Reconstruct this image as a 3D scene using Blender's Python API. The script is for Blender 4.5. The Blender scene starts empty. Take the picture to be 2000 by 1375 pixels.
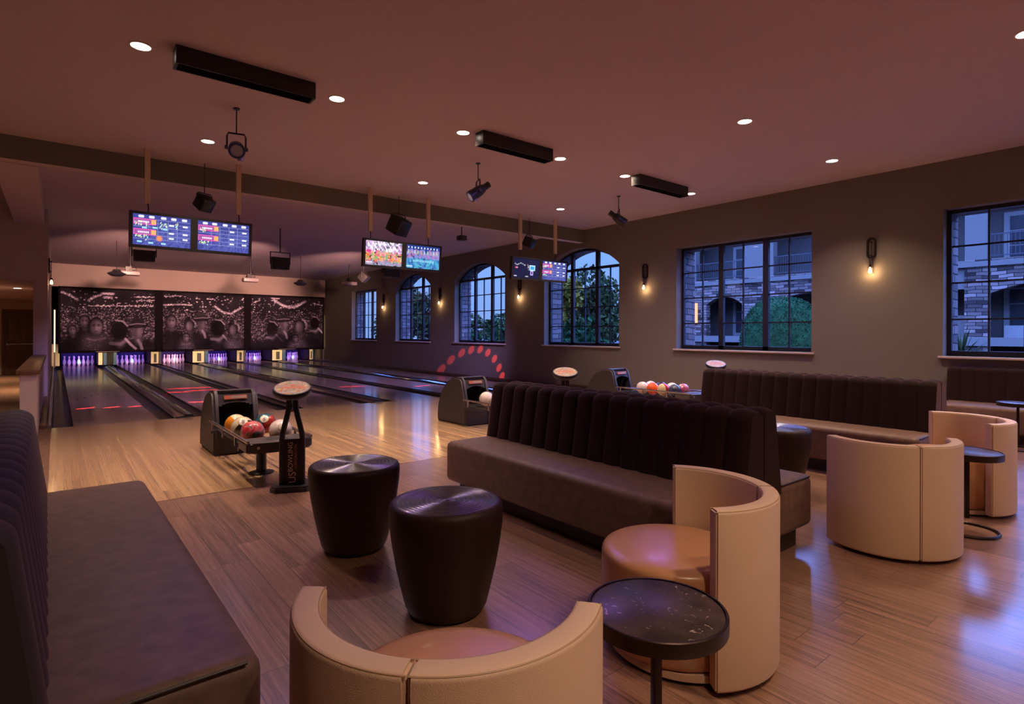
import bpy, bmesh, math, random
import numpy as np
from mathutils import Vector, Matrix, Euler
random.seed(7)
rng = np.random.default_rng(11)
S = bpy.context.scene
C = S.collection
PI = math.pi
R = math.radians

# ------------------------------------------------------------------ camera, world, exposure
cam_d = bpy.data.cameras.new('camera')
cam = bpy.data.objects.new('camera', cam_d)
C.objects.link(cam)
S.camera = cam
cam_d.sensor_fit = 'HORIZONTAL'
cam_d.sensor_width = 36.0
cam_d.lens = 1108.864 / 2000 * 36.0
cam_d.shift_x = 0.0
cam_d.shift_y = -(687.5 - 650.746) / 2000
cam_d.clip_start = 0.05
cam_d.clip_end = 300
cam.matrix_world = (Matrix.Translation((0, 0, 1.37)) @ Matrix.Rotation(-R(38.7827), 4, 'Z')
                    @ Matrix.Rotation(R(90), 4, 'X') @ Matrix.Rotation(R(0.1766), 4, 'Z'))

S.view_settings.view_transform = 'Standard'
S.view_settings.look = 'None'
S.view_settings.gamma = 1.0
S.view_settings.use_curve_mapping = False
S.view_settings.exposure = 0.1
S.render.film_transparent = False
S.cycles.use_denoising = True
S.cycles.max_bounces = 9
S.cycles.diffuse_bounces = 5
S.cycles.glossy_bounces = 4
S.cycles.transparent_max_bounces = 12
S.cycles.sample_clamp_indirect = 4.0
S.cycles.caustics_reflective = False
S.cycles.caustics_refractive = False

world = bpy.data.worlds.new('dusk_sky')
S.world = world
world.use_nodes = True
wn = world.node_tree.nodes
wl = world.node_tree.links
for n in list(wn): wn.remove(n)
w_out = wn.new('ShaderNodeOutputWorld')
w_bg = wn.new('ShaderNodeBackground')
w_tc = wn.new('ShaderNodeTexCoord')
w_sep = wn.new('ShaderNodeSeparateXYZ')
w_ramp = wn.new('ShaderNodeValToRGB')
w_map = wn.new('ShaderNodeMapRange')
w_map.inputs['From Min'].default_value = -0.05
w_map.inputs['From Max'].default_value = 0.6
wl.new(w_tc.outputs['Generated'], w_sep.inputs[0])
wl.new(w_sep.outputs['Z'], w_map.inputs['Value'])
wl.new(w_map.outputs[0], w_ramp.inputs[0])
wl.new(w_ramp.outputs[0], w_bg.inputs['Color'])
wl.new(w_bg.outputs[0], w_out.inputs[0])
cr = w_ramp.color_ramp
cr.elements[0].position = 0.0; cr.elements[0].color = (0.26, 0.40, 0.80, 1)
cr.elements[1].position = 0.62; cr.elements[1].color = (2.3, 4.2, 13.5, 1)
e_ = cr.elements.new(0.32); e_.color = (0.24, 0.46, 1.05, 1)
w_bg.inputs['Strength'].default_value = 1.0

# light strengths (watts)
P_DOWN = 30.0
P_UV = 42.0
P_FLOOD = 45.0
P_SCONCE = 9.0
WARM = (1.0, 0.70, 0.50)
ROSE = (1.0, 0.52, 0.40)
VIOLET = (0.36, 0.20, 1.0)

# ------------------------------------------------------------------ helpers
def tag(o, label=None, cat=None, group=None, kind=None):
    if label: o['label'] = label
    if cat: o['category'] = cat
    if group: o['group'] = group
    if kind: o['kind'] = kind
    return o

def thing(name, label, cat, loc=(0, 0, 0), rotz=0.0, group=None):
    o = bpy.data.objects.new(name, None)
    C.objects.link(o)
    o.empty_display_size = 0.1
    o.location = loc
    o.rotation_euler = (0, 0, rotz)
    return tag(o, label, cat, group)

def obj(name, bm, mat, parent=None, smooth=40, loc=None, rot=None):
    me = bpy.data.meshes.new(name)
    bmesh.ops.recalc_face_normals(bm, faces=bm.faces)
    bm.to_mesh(me)
    bm.free()
    mats = mat if isinstance(mat, (list, tuple)) else [mat]
    for m in mats: me.materials.append(m)
    if smooth:
        for p in me.polygons: p.use_smooth = True
        me.set_sharp_from_angle(angle=R(smooth))
    o = bpy.data.objects.new(name, me)
    C.objects.link(o)
    if parent: o.parent = parent
    if loc: o.location = loc
    if rot: o.rotation_euler = rot
    return o

def struct(name, bm, mat, label=None, parent=None, smooth=40):
    o = obj(name, bm, mat, parent, smooth)
    if parent is None:
        o['kind'] = 'structure'
        if label: o['label'] = label
        o['category'] = name.split('_')[0]
    return o

def kids(o): return list(o.children)
def dup(o, loc=None, rotz=None, label=None, group=None, parent=None):
    c = o.copy()
    C.objects.link(c)
    if parent is not None: c.parent = parent
    if loc is not None: c.location = loc
    if rotz is not None: c.rotation_euler = (0, 0, rotz)
    if label: c['label'] = label
    if group: c['group'] = group
    for ch in kids(o): dup(ch, parent=c)
    return c

def NB(): return bmesh.new()

def box(bm, x0, x1, y0, y1, z0, z1, bev=0.0, seg=2, M=None, mi=0):
    r = bmesh.ops.create_cube(bm, size=1.0)
    vs = r['verts']
    for v in vs:
        v.co = Vector(((x0 + x1) / 2 + v.co.x * (x1 - x0), (y0 + y1) / 2 + v.co.y * (y1 - y0), (z0 + z1) / 2 + v.co.z * (z1 - z0)))
    fs = list({f for v in vs for f in v.link_faces})
    if bev > 0:
        es = list({e for v in vs for e in v.link_edges})
        rr = bmesh.ops.bevel(bm, geom=es, offset=bev, segments=seg, affect='EDGES', profile=0.5)
        vs = list({v for f in rr['faces'] for v in f.verts} | {v for v in vs if v.is_valid})
        fs = list({f for v in vs for f in v.link_faces})
    if mi:
        for f in fs: f.material_index = mi
    if M is not None:
        bmesh.ops.transform(bm, matrix=M, verts=vs)
    return vs

def frame_of(d):
    d = Vector(d).normalized()
    u = d.orthogonal().normalized()
    return d, u, d.cross(u)

def cyl(bm, p0, p1, r0, r1=None, seg=20, caps=True, mi=0):
    p0, p1 = Vector(p0), Vector(p1)
    if r1 is None: r1 = r0
    d, u, w = frame_of(p1 - p0)
    a, b = [], []
    for i in range(seg):
        t = 2 * PI * i / seg
        q = u * math.cos(t) + w * math.sin(t)
        a.append(bm.verts.new(p0 + q * r0)); b.append(bm.verts.new(p1 + q * r1))
    for i in range(seg):
        j = (i + 1) % seg
        f = bm.faces.new((a[i], a[j], b[j], b[i])); f.material_index = mi
    if caps:
        f = bm.faces.new(a[::-1]); f.material_index = mi
        f = bm.faces.new(b); f.material_index = mi
    return a + b

def lathe(bm, prof, seg=32, c=(0, 0, 0), mi=0, M=None):
    c = Vector(c)
    rings = []
    allv = []
    for r, z in prof:
        if r < 1e-5:
            v = bm.verts.new(c + Vector((0, 0, z))); rings.append([v]); allv.append(v)
        else:
            ring = [bm.verts.new(c + Vector((r * math.cos(2 * PI * i / seg), r * math.sin(2 * PI * i / seg), z))) for i in range(seg)]
            rings.append(ring); allv += ring
    for k in range(len(rings) - 1):
        A, B = rings[k], rings[k + 1]
        for i in range(seg):
            j = (i + 1) % seg
            if len(A) == 1 and len(B) == 1: continue
            if len(A) == 1: f = bm.faces.new((A[0], B[j], B[i]))
            elif len(B) == 1: f = bm.faces.new((A[i], A[j], B[0]))
            else: f = bm.faces.new((A[i], A[j], B[j], B[i]))
            f.material_index = mi
    if len(rings[0]) > 1: bm.faces.new(rings[0][::-1]).material_index = mi
    if len(rings[-1]) > 1: bm.faces.new(rings[-1]).material_index = mi
    if M is not None: bmesh.ops.transform(bm, matrix=M, verts=allv)
    return allv

def tube(bm, pts, r, seg=10, closed=False, mi=0):
    pts = [Vector(p) for p in pts]
    n = len(pts)
    rings = []
    prev = None
    for i, p in enumerate(pts):
        if closed: t = pts[(i + 1) % n] - pts[i - 1]
        else: t = pts[min(i + 1, n - 1)] - pts[max(i - 1, 0)]
        t.normalize()
        if prev is None: u = t.orthogonal().normalized()
        else:
            u = prev - t * prev.dot(t)
            u = u.normalized() if u.length > 1e-6 else t.orthogonal().normalized()
        prev = u
        w = t.cross(u)
        rings.append([bm.verts.new(p + (u * math.cos(2 * PI * k / seg) + w * math.sin(2 * PI * k / seg)) * r) for k in range(seg)])
    m = n if closed else n - 1
    for i in range(m):
        A, B = rings[i], rings[(i + 1) % n]
        for k in range(seg):
            l = (k + 1) % seg
            bm.faces.new((A[k], A[l], B[l], B[k])).material_index = mi
    if not closed:
        bm.faces.new(rings[0][::-1]).material_index = mi
        bm.faces.new(rings[-1]).material_index = mi

def prism(bm, poly, axis, a0, a1, mi=0):
    """extrude a 2D polygon; axis 'x': poly is (y,z); 'y': (x,z); 'z': (x,y)"""
    def P(p, a):
        if axis == 'x': return Vector((a, p[0], p[1]))
        if axis == 'y': return Vector((p[0], a, p[1]))
        return Vector((p[0], p[1], a))
    A = [bm.verts.new(P(p, a0)) for p in poly]
    B = [bm.verts.new(P(p, a1)) for p in poly]
    n = len(poly)
    for i in range(n):
        j = (i + 1) % n
        bm.faces.new((A[i], A[j], B[j], B[i])).material_index = mi
    bm.faces.new(A[::-1]).material_index = mi
    bm.faces.new(B).material_index = mi
    return A + B

def sphere(bm, c, r, u=24, v=16, mi=0, M=None):
    prof = [(r * math.sin(PI * i / v), -r * math.cos(PI * i / v)) for i in range(v + 1)]
    prof[0] = (0, -r); prof[-1] = (0, r)
    return lathe(bm, prof, u, c, mi, M)

def text_mesh(name, body, size, mat, parent, M, extrude=0.0005):
    cu = bpy.data.curves.new(name, 'FONT')
    cu.body = body; cu.size = size; cu.align_x = 'CENTER'; cu.align_y = 'CENTER'; cu.extrude = extrude
    t = bpy.data.objects.new(name, cu)
    C.objects.link(t)
    dg = bpy.context.evaluated_depsgraph_get()
    me = bpy.data.meshes.new_from_object(t.evaluated_get(dg))
    bpy.data.objects.remove(t)
    bpy.data.curves.remove(cu)
    me.materials.clear(); me.materials.append(mat)
    me.transform(M)
    o = bpy.data.objects.new(name, me)
    C.objects.link(o)
    if parent: o.parent = parent
    return o

def lamp(name, kind, loc, power, color, parent=None, **kw):
    ld = bpy.data.lights.new(name, kind)
    ld.energy = power
    ld.color = color
    for k, v in kw.items():
        if k not in ('aim', 'scale'): setattr(ld, k, v)
    o = bpy.data.objects.new(name, ld)
    C.objects.link(o)
    o.location = loc
    if 'aim' in kw:
        d = Vector(kw['aim']) - Vector(loc)
        o.rotation_euler = d.to_track_quat('-Z', 'Y').to_euler()
    if 'scale' in kw: o.scale = kw['scale']
    if parent:
        o.parent = parent
        o.matrix_parent_inverse = parent_matrix(parent).inverted()
    return o

def parent_matrix(p):
    m = Matrix.LocRotScale(p.location, p.rotation_euler, p.scale)
    if p.parent: m = parent_matrix(p.parent) @ m
    return m

# ------------------------------------------------------------------ materials
def new_mat(name):
    m = bpy.data.materials.new(name)
    m.use_nodes = True
    nt = m.node_tree
    b = nt.nodes['Principled BSDF']
    return m, nt.nodes, nt.links, b

def pmat(name, col, rough=0.5, metal=0.0, var=0.12, scale=8.0, bump=0.0, bscale=60.0, coat=0.0, spec=0.5, sheen=0.0, emit=None, estr=0.0, stretch=(1, 1, 1), rvar=0.0):
    m, N, L, b = new_mat(name)
    tc = N.new('ShaderNodeTexCoord')
    mp = N.new('ShaderNodeMapping'); mp.inputs['Scale'].default_value = stretch
    L.new(tc.outputs['Object'], mp.inputs[0])
    no = N.new('ShaderNodeTexNoise'); no.inputs['Scale'].default_value = scale; no.inputs['Detail'].default_value = 5
    L.new(mp.outputs[0], no.inputs['Vector'])
    mx = N.new('ShaderNodeMix'); mx.data_type = 'RGBA'
    c = Vector(col[:3])
    lo = c * (1 - var); hi = c * (1 + var)
    mx.inputs[6].default_value = (*lo, 1); mx.inputs[7].default_value = (min(hi.x, 1), min(hi.y, 1), min(hi.z, 1), 1)
    L.new(no.outputs['Fac'], mx.inputs[0])
    L.new(mx.outputs[2], b.inputs['Base Color'])
    b.inputs['Roughness'].default_value = rough
    if rvar:
        mr = N.new('ShaderNodeMapRange'); mr.inputs['To Min'].default_value = max(rough - rvar, 0.02); mr.inputs['To Max'].default_value = min(rough + rvar, 1)
        L.new(no.outputs['Fac'], mr.inputs['Value']); L.new(mr.outputs[0], b.inputs['Roughness'])
    b.inputs['Metallic'].default_value = metal
    b.inputs['Specular IOR Level'].default_value = spec
    b.inputs['Coat Weight'].default_value = coat
    b.inputs['Coat Roughness'].default_value = 0.08
    if sheen:
        b.inputs['Sheen Weight'].default_value = sheen; b.inputs['Sheen Roughness'].default_value = 0.35; b.inputs['Sheen Tint'].default_value = (0.40, 0.22, 0.22, 1)
    if bump:
        bn = N.new('ShaderNodeTexNoise'); bn.inputs['Scale'].default_value = bscale; bn.inputs['Detail'].default_value = 4
        L.new(mp.outputs[0], bn.inputs['Vector'])
        bu = N.new('ShaderNodeBump'); bu.inputs['Strength'].default_value = bump; bu.inputs['Distance'].default_value = 0.01
        L.new(bn.outputs['Fac'], bu.inputs['Height']); L.new(bu.outputs[0], b.inputs['Normal'])
    if emit:
        b.inputs['Emission Color'].default_value = (*emit, 1); b.inputs['Emission Strength'].default_value = estr
    return m

def emat(name, col, strength):
    m, N, L, b = new_mat(name)
    b.inputs['Base Color'].default_value = (0.02, 0.02, 0.02, 1)
    b.inputs['Emission Color'].default_value = (*col, 1)
    b.inputs['Emission Strength'].default_value = strength
    return m

def wood_mat(name, c_dark, c_light, plank_w, plank_l, rough, grain=(14.0, 0.7), coat=0.0, gap=0.006, bump=0.05, contrast=1.0, spec=0.5, plank_mix=0.42, coat_r=0.06, coat_ior=1.5):
    """planks run along world/object Y"""
    m, N, L, b = new_mat(name)
    tc = N.new('ShaderNodeTexCoord')
    sp = N.new('ShaderNodeSeparateXYZ'); L.new(tc.outputs['Object'], sp.inputs[0])
    # each row of planks starts at its own random length
    dv = N.new('ShaderNodeMath'); dv.operation = 'DIVIDE'; dv.inputs[1].default_value = plank_w; L.new(sp.outputs['X'], dv.inputs[0])
    fl = N.new('ShaderNodeMath'); fl.operation = 'FLOOR'; L.new(dv.outputs[0], fl.inputs[0])
    wh = N.new('ShaderNodeTexWhiteNoise'); wh.noise_dimensions = '1D'; L.new(fl.outputs[0], wh.inputs['W'])
    ml = N.new('ShaderNodeMath'); ml.operation = 'MULTIPLY_ADD'; ml.inputs[1].default_value = plank_l * 7.3
    L.new(wh.outputs['Value'], ml.inputs[0]); L.new(sp.outputs['Y'], ml.inputs[2])
    cb = N.new('ShaderNodeCombineXYZ'); L.new(ml.outputs[0], cb.inputs['X']); L.new(sp.outputs['X'], cb.inputs['Y'])
    br = N.new('ShaderNodeTexBrick')
    br.offset = 0.0; br.offset_frequency = 2; br.squash = 1.0
    br.inputs['Scale'].default_value = 1.0
    br.inputs['Mortar Size'].default_value = gap * plank_w
    br.inputs['Mortar Smooth'].default_value = 0.3
    br.inputs['Bias'].default_value = 0.0
    br.inputs['Brick Width'].default_value = plank_l
    br.inputs['Row Height'].default_value = plank_w
    br.inputs['Color1'].default_value = (0, 0, 0, 1); br.inputs['Color2'].default_value = (1, 1, 1, 1)
    br.inputs['Mortar'].default_value = (0.0, 0.0, 0.0, 1)
    L.new(cb.outputs[0], br.inputs['Vector'])
    mp = N.new('ShaderNodeMapping'); mp.inputs['Scale'].default_value = (grain[0], grain[1], 1)
    L.new(tc.outputs['Object'], mp.inputs[0])
    # shift the grain plank by plank
    ad = N.new('ShaderNodeVectorMath'); ad.operation = 'ADD'
    sc = N.new('ShaderNodeVectorMath'); sc.operation = 'SCALE'; sc.inputs['Scale'].default_value = 17.0
    L.new(br.outputs['Color'], sc.inputs[0]); L.new(mp.outputs[0], ad.inputs[0]); L.new(sc.outputs[0], ad.inputs[1])
    no = N.new('ShaderNodeTexNoise'); no.inputs['Scale'].default_value = 1.0; no.inputs['Detail'].default_value = 8; no.inputs['Roughness'].default_value = 1.0
    L.new(ad.outputs[0], no.inputs['Vector'])
    mxf = N.new('ShaderNodeMix'); mxf.data_type = 'FLOAT'; mxf.inputs[0].default_value = plank_mix
    nr_ = N.new('ShaderNodeMapRange'); nr_.inputs['From Min'].default_value = 0.34; nr_.inputs['From Max'].default_value = 0.66
    L.new(no.outputs['Fac'], nr_.inputs['Value']); L.new(nr_.outputs[0], mxf.inputs[2])
    L.new(br.outputs['Color'], mxf.inputs[3])
    rp = N.new('ShaderNodeValToRGB')
    mid = 0.5
    rp.color_ramp.elements[0].position = mid - 0.46 / contrast; rp.color_ramp.elements[0].color = (*c_dark, 1)
    rp.color_ramp.elements[1].position = mid + 0.46 / contrast; rp.color_ramp.elements[1].color = (*c_light, 1)
    L.new(mxf.outputs[0], rp.inputs[0])
    dk = N.new('ShaderNodeMix'); dk.data_type = 'RGBA'
    dk.inputs[7].default_value = (c_dark[0] * 0.35, c_dark[1] * 0.35, c_dark[2] * 0.35, 1)
    L.new(br.outputs['Fac'], dk.inputs[0]); L.new(rp.outputs[0], dk.inputs[6])
    L.new(dk.outputs[2], b.inputs['Base Color'])
    mr = N.new('ShaderNodeMapRange'); mr.inputs['To Min'].default_value = rough * 0.75; mr.inputs['To Max'].default_value = rough * 1.35
    L.new(no.outputs['Fac'], mr.inputs['Value']); L.new(mr.outputs[0], b.inputs['Roughness'])
    b.inputs['Coat Weight'].default_value = coat; b.inputs['Coat Roughness'].default_value = coat_r; b.inputs['Coat IOR'].default_value = coat_ior
    b.inputs['Specular IOR Level'].default_value = spec
    if bump:
        bu = N.new('ShaderNodeBump'); bu.inputs['Strength'].default_value = bump; bu.inputs['Distance'].default_value = 0.004
        L.new(no.outputs['Fac'], bu.inputs['Height']); L.new(bu.outputs[0], b.inputs['Normal'])
    return m

def stone_mat(name, c1, c2, mortar, w, h):
    m, N, L, b = new_mat(name)
    tc = N.new('ShaderNodeTexCoord')
    no = N.new('ShaderNodeTexNoise'); no.inputs['Scale'].default_value = 2.2 / w * 0.3
    L.new(tc.outputs['Object'], no.inputs['Vector'])
    sc = N.new('ShaderNodeVectorMath'); sc.operation = 'SCALE'; sc.inputs['Scale'].default_value = h * 0.9
    L.new(no.outputs['Color'], sc.inputs[0])
    sp = N.new('ShaderNodeSeparateXYZ')
    ad = N.new('ShaderNodeVectorMath'); ad.operation = 'ADD'
    L.new(tc.outputs['Object'], ad.inputs[0]); L.new(sc.outputs[0], ad.inputs[1]); L.new(ad.outputs[0], sp.inputs[0])
    sm = N.new('ShaderNodeMath'); sm.operation = 'ADD'; L.new(sp.outputs['X'], sm.inputs[0]); L.new(sp.outputs['Y'], sm.inputs[1])
    cb = N.new('ShaderNodeCombineXYZ'); L.new(sm.outputs[0], cb.inputs['X']); L.new(sp.outputs['Z'], cb.inputs['Y'])
    br = N.new('ShaderNodeTexBrick'); br.offset = 0.43
    br.inputs['Scale'].default_value = 1; br.inputs['Brick Width'].default_value = w; br.inputs['Row Height'].default_value = h
    br.inputs['Mortar Size'].default_value = h * 0.09; br.inputs['Mortar Smooth'].default_value = 0.4
    br.inputs['Color1'].default_value = (*c1, 1); br.inputs['Color2'].default_value = (*c2, 1); br.inputs['Mortar'].default_value = (*mortar, 1)
    L.new(cb.outputs[0], br.inputs['Vector']); L.new(br.outputs['Color'], b.inputs['Base Color'])
    b.inputs['Roughness'].default_value = 0.95; b.inputs['Specular IOR Level'].default_value = 0.08
    bu = N.new('ShaderNodeBump'); bu.invert = True; bu.inputs['Strength'].default_value = 0.8; bu.inputs['Distance'].default_value = 0.02
    L.new(br.outputs['Fac'], bu.inputs['Height']); L.new(bu.outputs[0], b.inputs['Normal'])
    return m

def ball_mat(name, c1, c2, c3=None, mode='marble', axis=(0, 0, 1), width=0.045):
    m, N, L, b = new_mat(name)
    tc = N.new('ShaderNodeTexCoord')
    no = N.new('ShaderNodeTexNoise'); no.inputs['Scale'].default_value = 9.0; no.inputs['Detail'].default_value = 4; no.inputs['Distortion'].default_value = 1.6
    L.new(tc.outputs['Object'], no.inputs['Vector'])
    rp = N.new('ShaderNodeValToRGB')
    if mode == 'marble':
        rp.color_ramp.elements[0].position = 0.40; rp.color_ramp.elements[0].color = (*c1, 1)
        rp.color_ramp.elements[1].position = 0.60; rp.color_ramp.elements[1].color = (*c2, 1)
        if c3:
            e = rp.color_ramp.elements.new(0.5); e.color = (*c3, 1)
        L.new(no.outputs['Fac'], rp.inputs[0])
        L.new(rp.outputs[0], b.inputs['Base Color'])
    else:
        dt = N.new('ShaderNodeVectorMath'); dt.operation = 'DOT_PRODUCT'; dt.inputs[1].default_value = Vector(axis).normalized()
        L.new(tc.outputs['Object'], dt.inputs[0])
        ab = N.new('ShaderNodeMath'); ab.operation = 'ABSOLUTE'
        L.new(dt.outputs['Value'], ab.inputs[0])
        src = ab.outputs[0] if mode == 'band' else dt.outputs['Value']
        gt = N.new('ShaderNodeMath'); gt.operation = 'GREATER_THAN'; gt.inputs[1].default_value = width
        L.new(src, gt.inputs[0])
        mx = N.new('ShaderNodeMix'); mx.data_type = 'RGBA'
        mx.inputs[6].default_value = (*c1, 1); mx.inputs[7].default_value = (*c2, 1)
        L.new(gt.outputs[0], mx.inputs[0])
        m2 = N.new('ShaderNodeMix'); m2.data_type = 'RGBA'; m2.blend_type = 'MULTIPLY'; m2.inputs[0].default_value = 0.35
        L.new(mx.outputs[2], m2.inputs[6]); L.new(no.outputs['Color'], m2.inputs[7])
        L.new(m2.outputs[2], b.inputs['Base Color'])
    b.inputs['Roughness'].default_value = 0.12
    b.inputs['Coat Weight'].default_value = 0.5
    return m

def glass_mat(name, tint=(0.9, 0.95, 1.0)):
    m, N, L, b = new_mat(name)
    out = N['Material Output']
    tr = N.new('ShaderNodeBsdfTransparent'); tr.inputs[0].default_value = (*tint, 1)
    gl = N.new('ShaderNodeBsdfGlossy'); gl.inputs['Roughness'].default_value = 0.02
    lw = N.new('ShaderNodeLayerWeight'); lw.inputs['Blend'].default_value = 0.5
    pw = N.new('ShaderNodeMath'); pw.operation = 'POWER'; pw.inputs[1].default_value = 5.0; L.new(lw.outputs['Facing'], pw.inputs[0])
    fr = N.new('ShaderNodeMath'); fr.operation = 'MULTIPLY_ADD'; fr.inputs[1].default_value = 0.8; fr.inputs[2].default_value = 0.035; L.new(pw.outputs[0], fr.inputs[0])
    mx = N.new('ShaderNodeMixShader')
    L.new(fr.outputs[0], mx.inputs[0]); L.new(tr.outputs[0], mx.inputs[1]); L.new(gl.outputs[0], mx.inputs[2])
    L.new(mx.outputs[0], out.inputs['Surface'])
    return m

def attr_mat(name, rough=0.5, emit=0.0):
    m, N, L, b = new_mat(name)
    at = N.new('ShaderNodeAttribute'); at.attribute_name = 'picture'
    if emit:
        b.inputs['Base Color'].default_value = (0.01, 0.01, 0.012, 1)
        L.new(at.outputs['Color'], b.inputs['Emission Color']); b.inputs['Emission Strength'].default_value = emit
    else:
        L.new(at.outputs['Color'], b.inputs['Base Color'])
    b.inputs['Roughness'].default_value = rough
    b.inputs['Specular IOR Level'].default_value = 0.1
    return m

M_ceil = pmat('ceiling_paint', (0.53, 0.43, 0.47), 0.9, var=0.03, scale=1.5, bump=0.05, bscale=90)
M_soffit = pmat('soffit_paint', (0.60, 0.49, 0.49), 0.9, var=0.03, scale=2)
M_wall = pmat('taupe_wall_paint', (0.158, 0.140, 0.116), 0.85, var=0.04, scale=1.2, bump=0.05, bscale=120)
M_wall_l = pmat('cream_wall_paint', (0.50, 0.40, 0.36), 0.85, var=0.04, scale=1.2)
M_dark = pmat('pit_black', (0.012, 0.010, 0.012), 0.8)
M_base = pmat('dark_baseboard', (0.05, 0.028, 0.02), 0.45)
M_lounge = wood_mat('lounge_plank_floor', (0.044, 0.020, 0.012), (0.46, 0.25, 0.16), 0.152, 1.22, 0.32, grain=(46, 0.7), contrast=1.35, gap=0.010, bump=0.03, spec=0.7, coat=0.9, plank_mix=0.18, coat_r=0.2, coat_ior=2.15)
M_appr = wood_mat('maple_approach_boards', (0.25, 0.135, 0.065), (0.68, 0.46, 0.24), 0.060, 2.6, 0.17, grain=(22, 0.22), contrast=1.0, bump=0.0, coat=0.6, plank_mix=0.30, coat_r=0.12, coat_ior=1.7)
M_lane = wood_mat('polished_lane_boards', (0.15, 0.085, 0.065), (0.38, 0.24, 0.19), 0.028, 2.2, 0.18, coat_r=0.11, grain=(26, 0.22), contrast=1.0, bump=0.0, coat=0.6, plank_mix=0.25)
M_carpet = pmat('brown_carpet', (0.16, 0.085, 0.05), 0.95, var=0.6, scale=16, bump=0.6, bscale=160)
M_gutter = pmat('black_gutter_plastic', (0.012, 0.011, 0.016), 0.34, bump=0.12, bscale=5)
M_cap = pmat('black_lane_capping', (0.010, 0.009, 0.012), 0.14, coat=0.3, bump=0.35, bscale=2.6, stretch=(3, 0.6, 1))
M_pin = pmat('glossy_white_pin', (0.85, 0.82, 0.85), 0.25, var=0.02, coat=0.4)
M_black = pmat('black_plastic', (0.014, 0.013, 0.014), 0.42, bump=0.04, bscale=200)
M_blackm = pmat('black_painted_metal', (0.012, 0.011, 0.012), 0.4)
M_matte = pmat('matte_black_frame', (0.014, 0.011, 0.014), 0.9, spec=0.1)
M_bronze = pmat('dark_bronze', (0.035, 0.020, 0.016), 0.4, metal=0.7)
M_steelw = pmat('window_steel', (0.010, 0.012, 0.022), 0.45)
M_post = pmat('tan_post_paint', (0.60, 0.44, 0.31), 0.7)
M_velvet = pmat('plum_brown_velvet', (0.020, 0.0085, 0.0085), 0.88, var=0.25, scale=25, spec=0.15, sheen=0.38, bump=0.03, bscale=300)
M_velvet_l = pmat('charcoal_velvet', (0.030, 0.023, 0.025), 0.85, var=0.25, scale=25, sheen=0.3, bump=0.03, bscale=300)
M_seat = pmat('brown_distressed_leather', (0.150, 0.090, 0.065), 0.5, var=0.5, scale=16, bump=0.10, bscale=140, spec=0.35)
M_plinth = pmat('dark_plinth', (0.022, 0.012, 0.010), 0.5)
M_cream = pmat('cream_pebbled_leather', (0.62, 0.44, 0.30), 0.5, var=0.06, scale=4, bump=0.22, bscale=420)
M_tan = pmat('tan_glazed_leather', (0.50, 0.25, 0.115), 0.32, var=0.16, scale=7, bump=0.03, bscale=30, coat=0.2)
M_pipe = pmat('cream_piping', (0.40, 0.26, 0.15), 0.5)
M_drum = pmat('espresso_lacquer', (0.030, 0.013, 0.010), 0.5, var=0.3, scale=3, spec=0.3)
M_drumtop = pmat('ringed_lacquer', (0.020, 0.015, 0.018), 0.30, var=0.2, scale=3, spec=1.0, coat=0.4)
def marble_mat():
    m, N, L, b = new_mat('dark_marble')
    tc = N.new('ShaderNodeTexCoord')
    n1 = N.new('ShaderNodeTexNoise'); n1.inputs['Scale'].default_value = 9; n1.inputs['Detail'].default_value = 6
    n2 = N.new('ShaderNodeTexNoise'); n2.inputs['Scale'].default_value = 24; n2.inputs['Detail'].default_value = 3; n2.inputs['Distortion'].default_value = 2.5
    for n in (n1, n2): L.new(tc.outputs['Object'], n.inputs['Vector'])
    r1 = N.new('ShaderNodeValToRGB'); r1.color_ramp.elements[0].position = 0.35; r1.color_ramp.elements[0].color = (0.022, 0.015, 0.014, 1)
    r1.color_ramp.elements[1].position = 0.7; r1.color_ramp.elements[1].color = (0.065, 0.043, 0.040, 1)
    r2 = N.new('ShaderNodeValToRGB'); r2.color_ramp.elements[0].position = 0.64; r2.color_ramp.elements[0].color = (0, 0, 0, 1)
    r2.color_ramp.elements[1].position = 0.70; r2.color_ramp.elements[1].color = (0.26, 0.20, 0.18, 1)
    L.new(n1.outputs['Fac'], r1.inputs[0]); L.new(n2.outputs['Fac'], r2.inputs[0])
    ad = N.new('ShaderNodeMix'); ad.data_type = 'RGBA'; ad.blend_type = 'ADD'; ad.inputs[0].default_value = 1.0
    L.new(r1.outputs[0], ad.inputs[6]); L.new(r2.outputs[0], ad.inputs[7]); L.new(ad.outputs[2], b.inputs['Base Color'])
    b.inputs['Roughness'].default_value = 0.34
    return m
M_marble = marble_mat()
M_chrome = pmat('brushed_steel', (0.5, 0.47, 0.47), 0.25, metal=1.0)
M_hood = pmat('charcoal_return_plastic', (0.030, 0.026, 0.028), 0.5, bump=0.08, bscale=220)
M_tray = pmat('grey_return_tray', (0.055, 0.047, 0.047), 0.4)
M_post_c = pmat('cream_post_panel', (0.72, 0.62, 0.45), 0.35)
M_post_b = pmat('blue_post_panel', (0.04, 0.10, 0.22), 0.3)
M_white = pmat('off_white_plastic', (0.30, 0.25, 0.26), 0.4)
M_door = pmat('dark_wood_door', (0.13, 0.062, 0.030), 0.4, var=0.3, scale=6, stretch=(6, 6, 0.6))
M_glass = glass_mat('window_glass')
M_globe = glass_mat('amber_glass_globe', (1.0, 0.93, 0.82))
M_lens = emat('downlight_lens', (1.0, 0.80, 0.66), 14.0)
M_bulb = emat('filament_bulb', (1.0, 0.62, 0.30), 22.0)
M_uv = emat('violet_tube', (0.10, 0.06, 0.5), 0.05)
M_strip = emat('warm_strip_tube', (1.0, 0.74, 0.36), 2.2)
M_trim = pmat('white_trim_ring', (0.6, 0.5, 0.47), 0.6)
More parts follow.
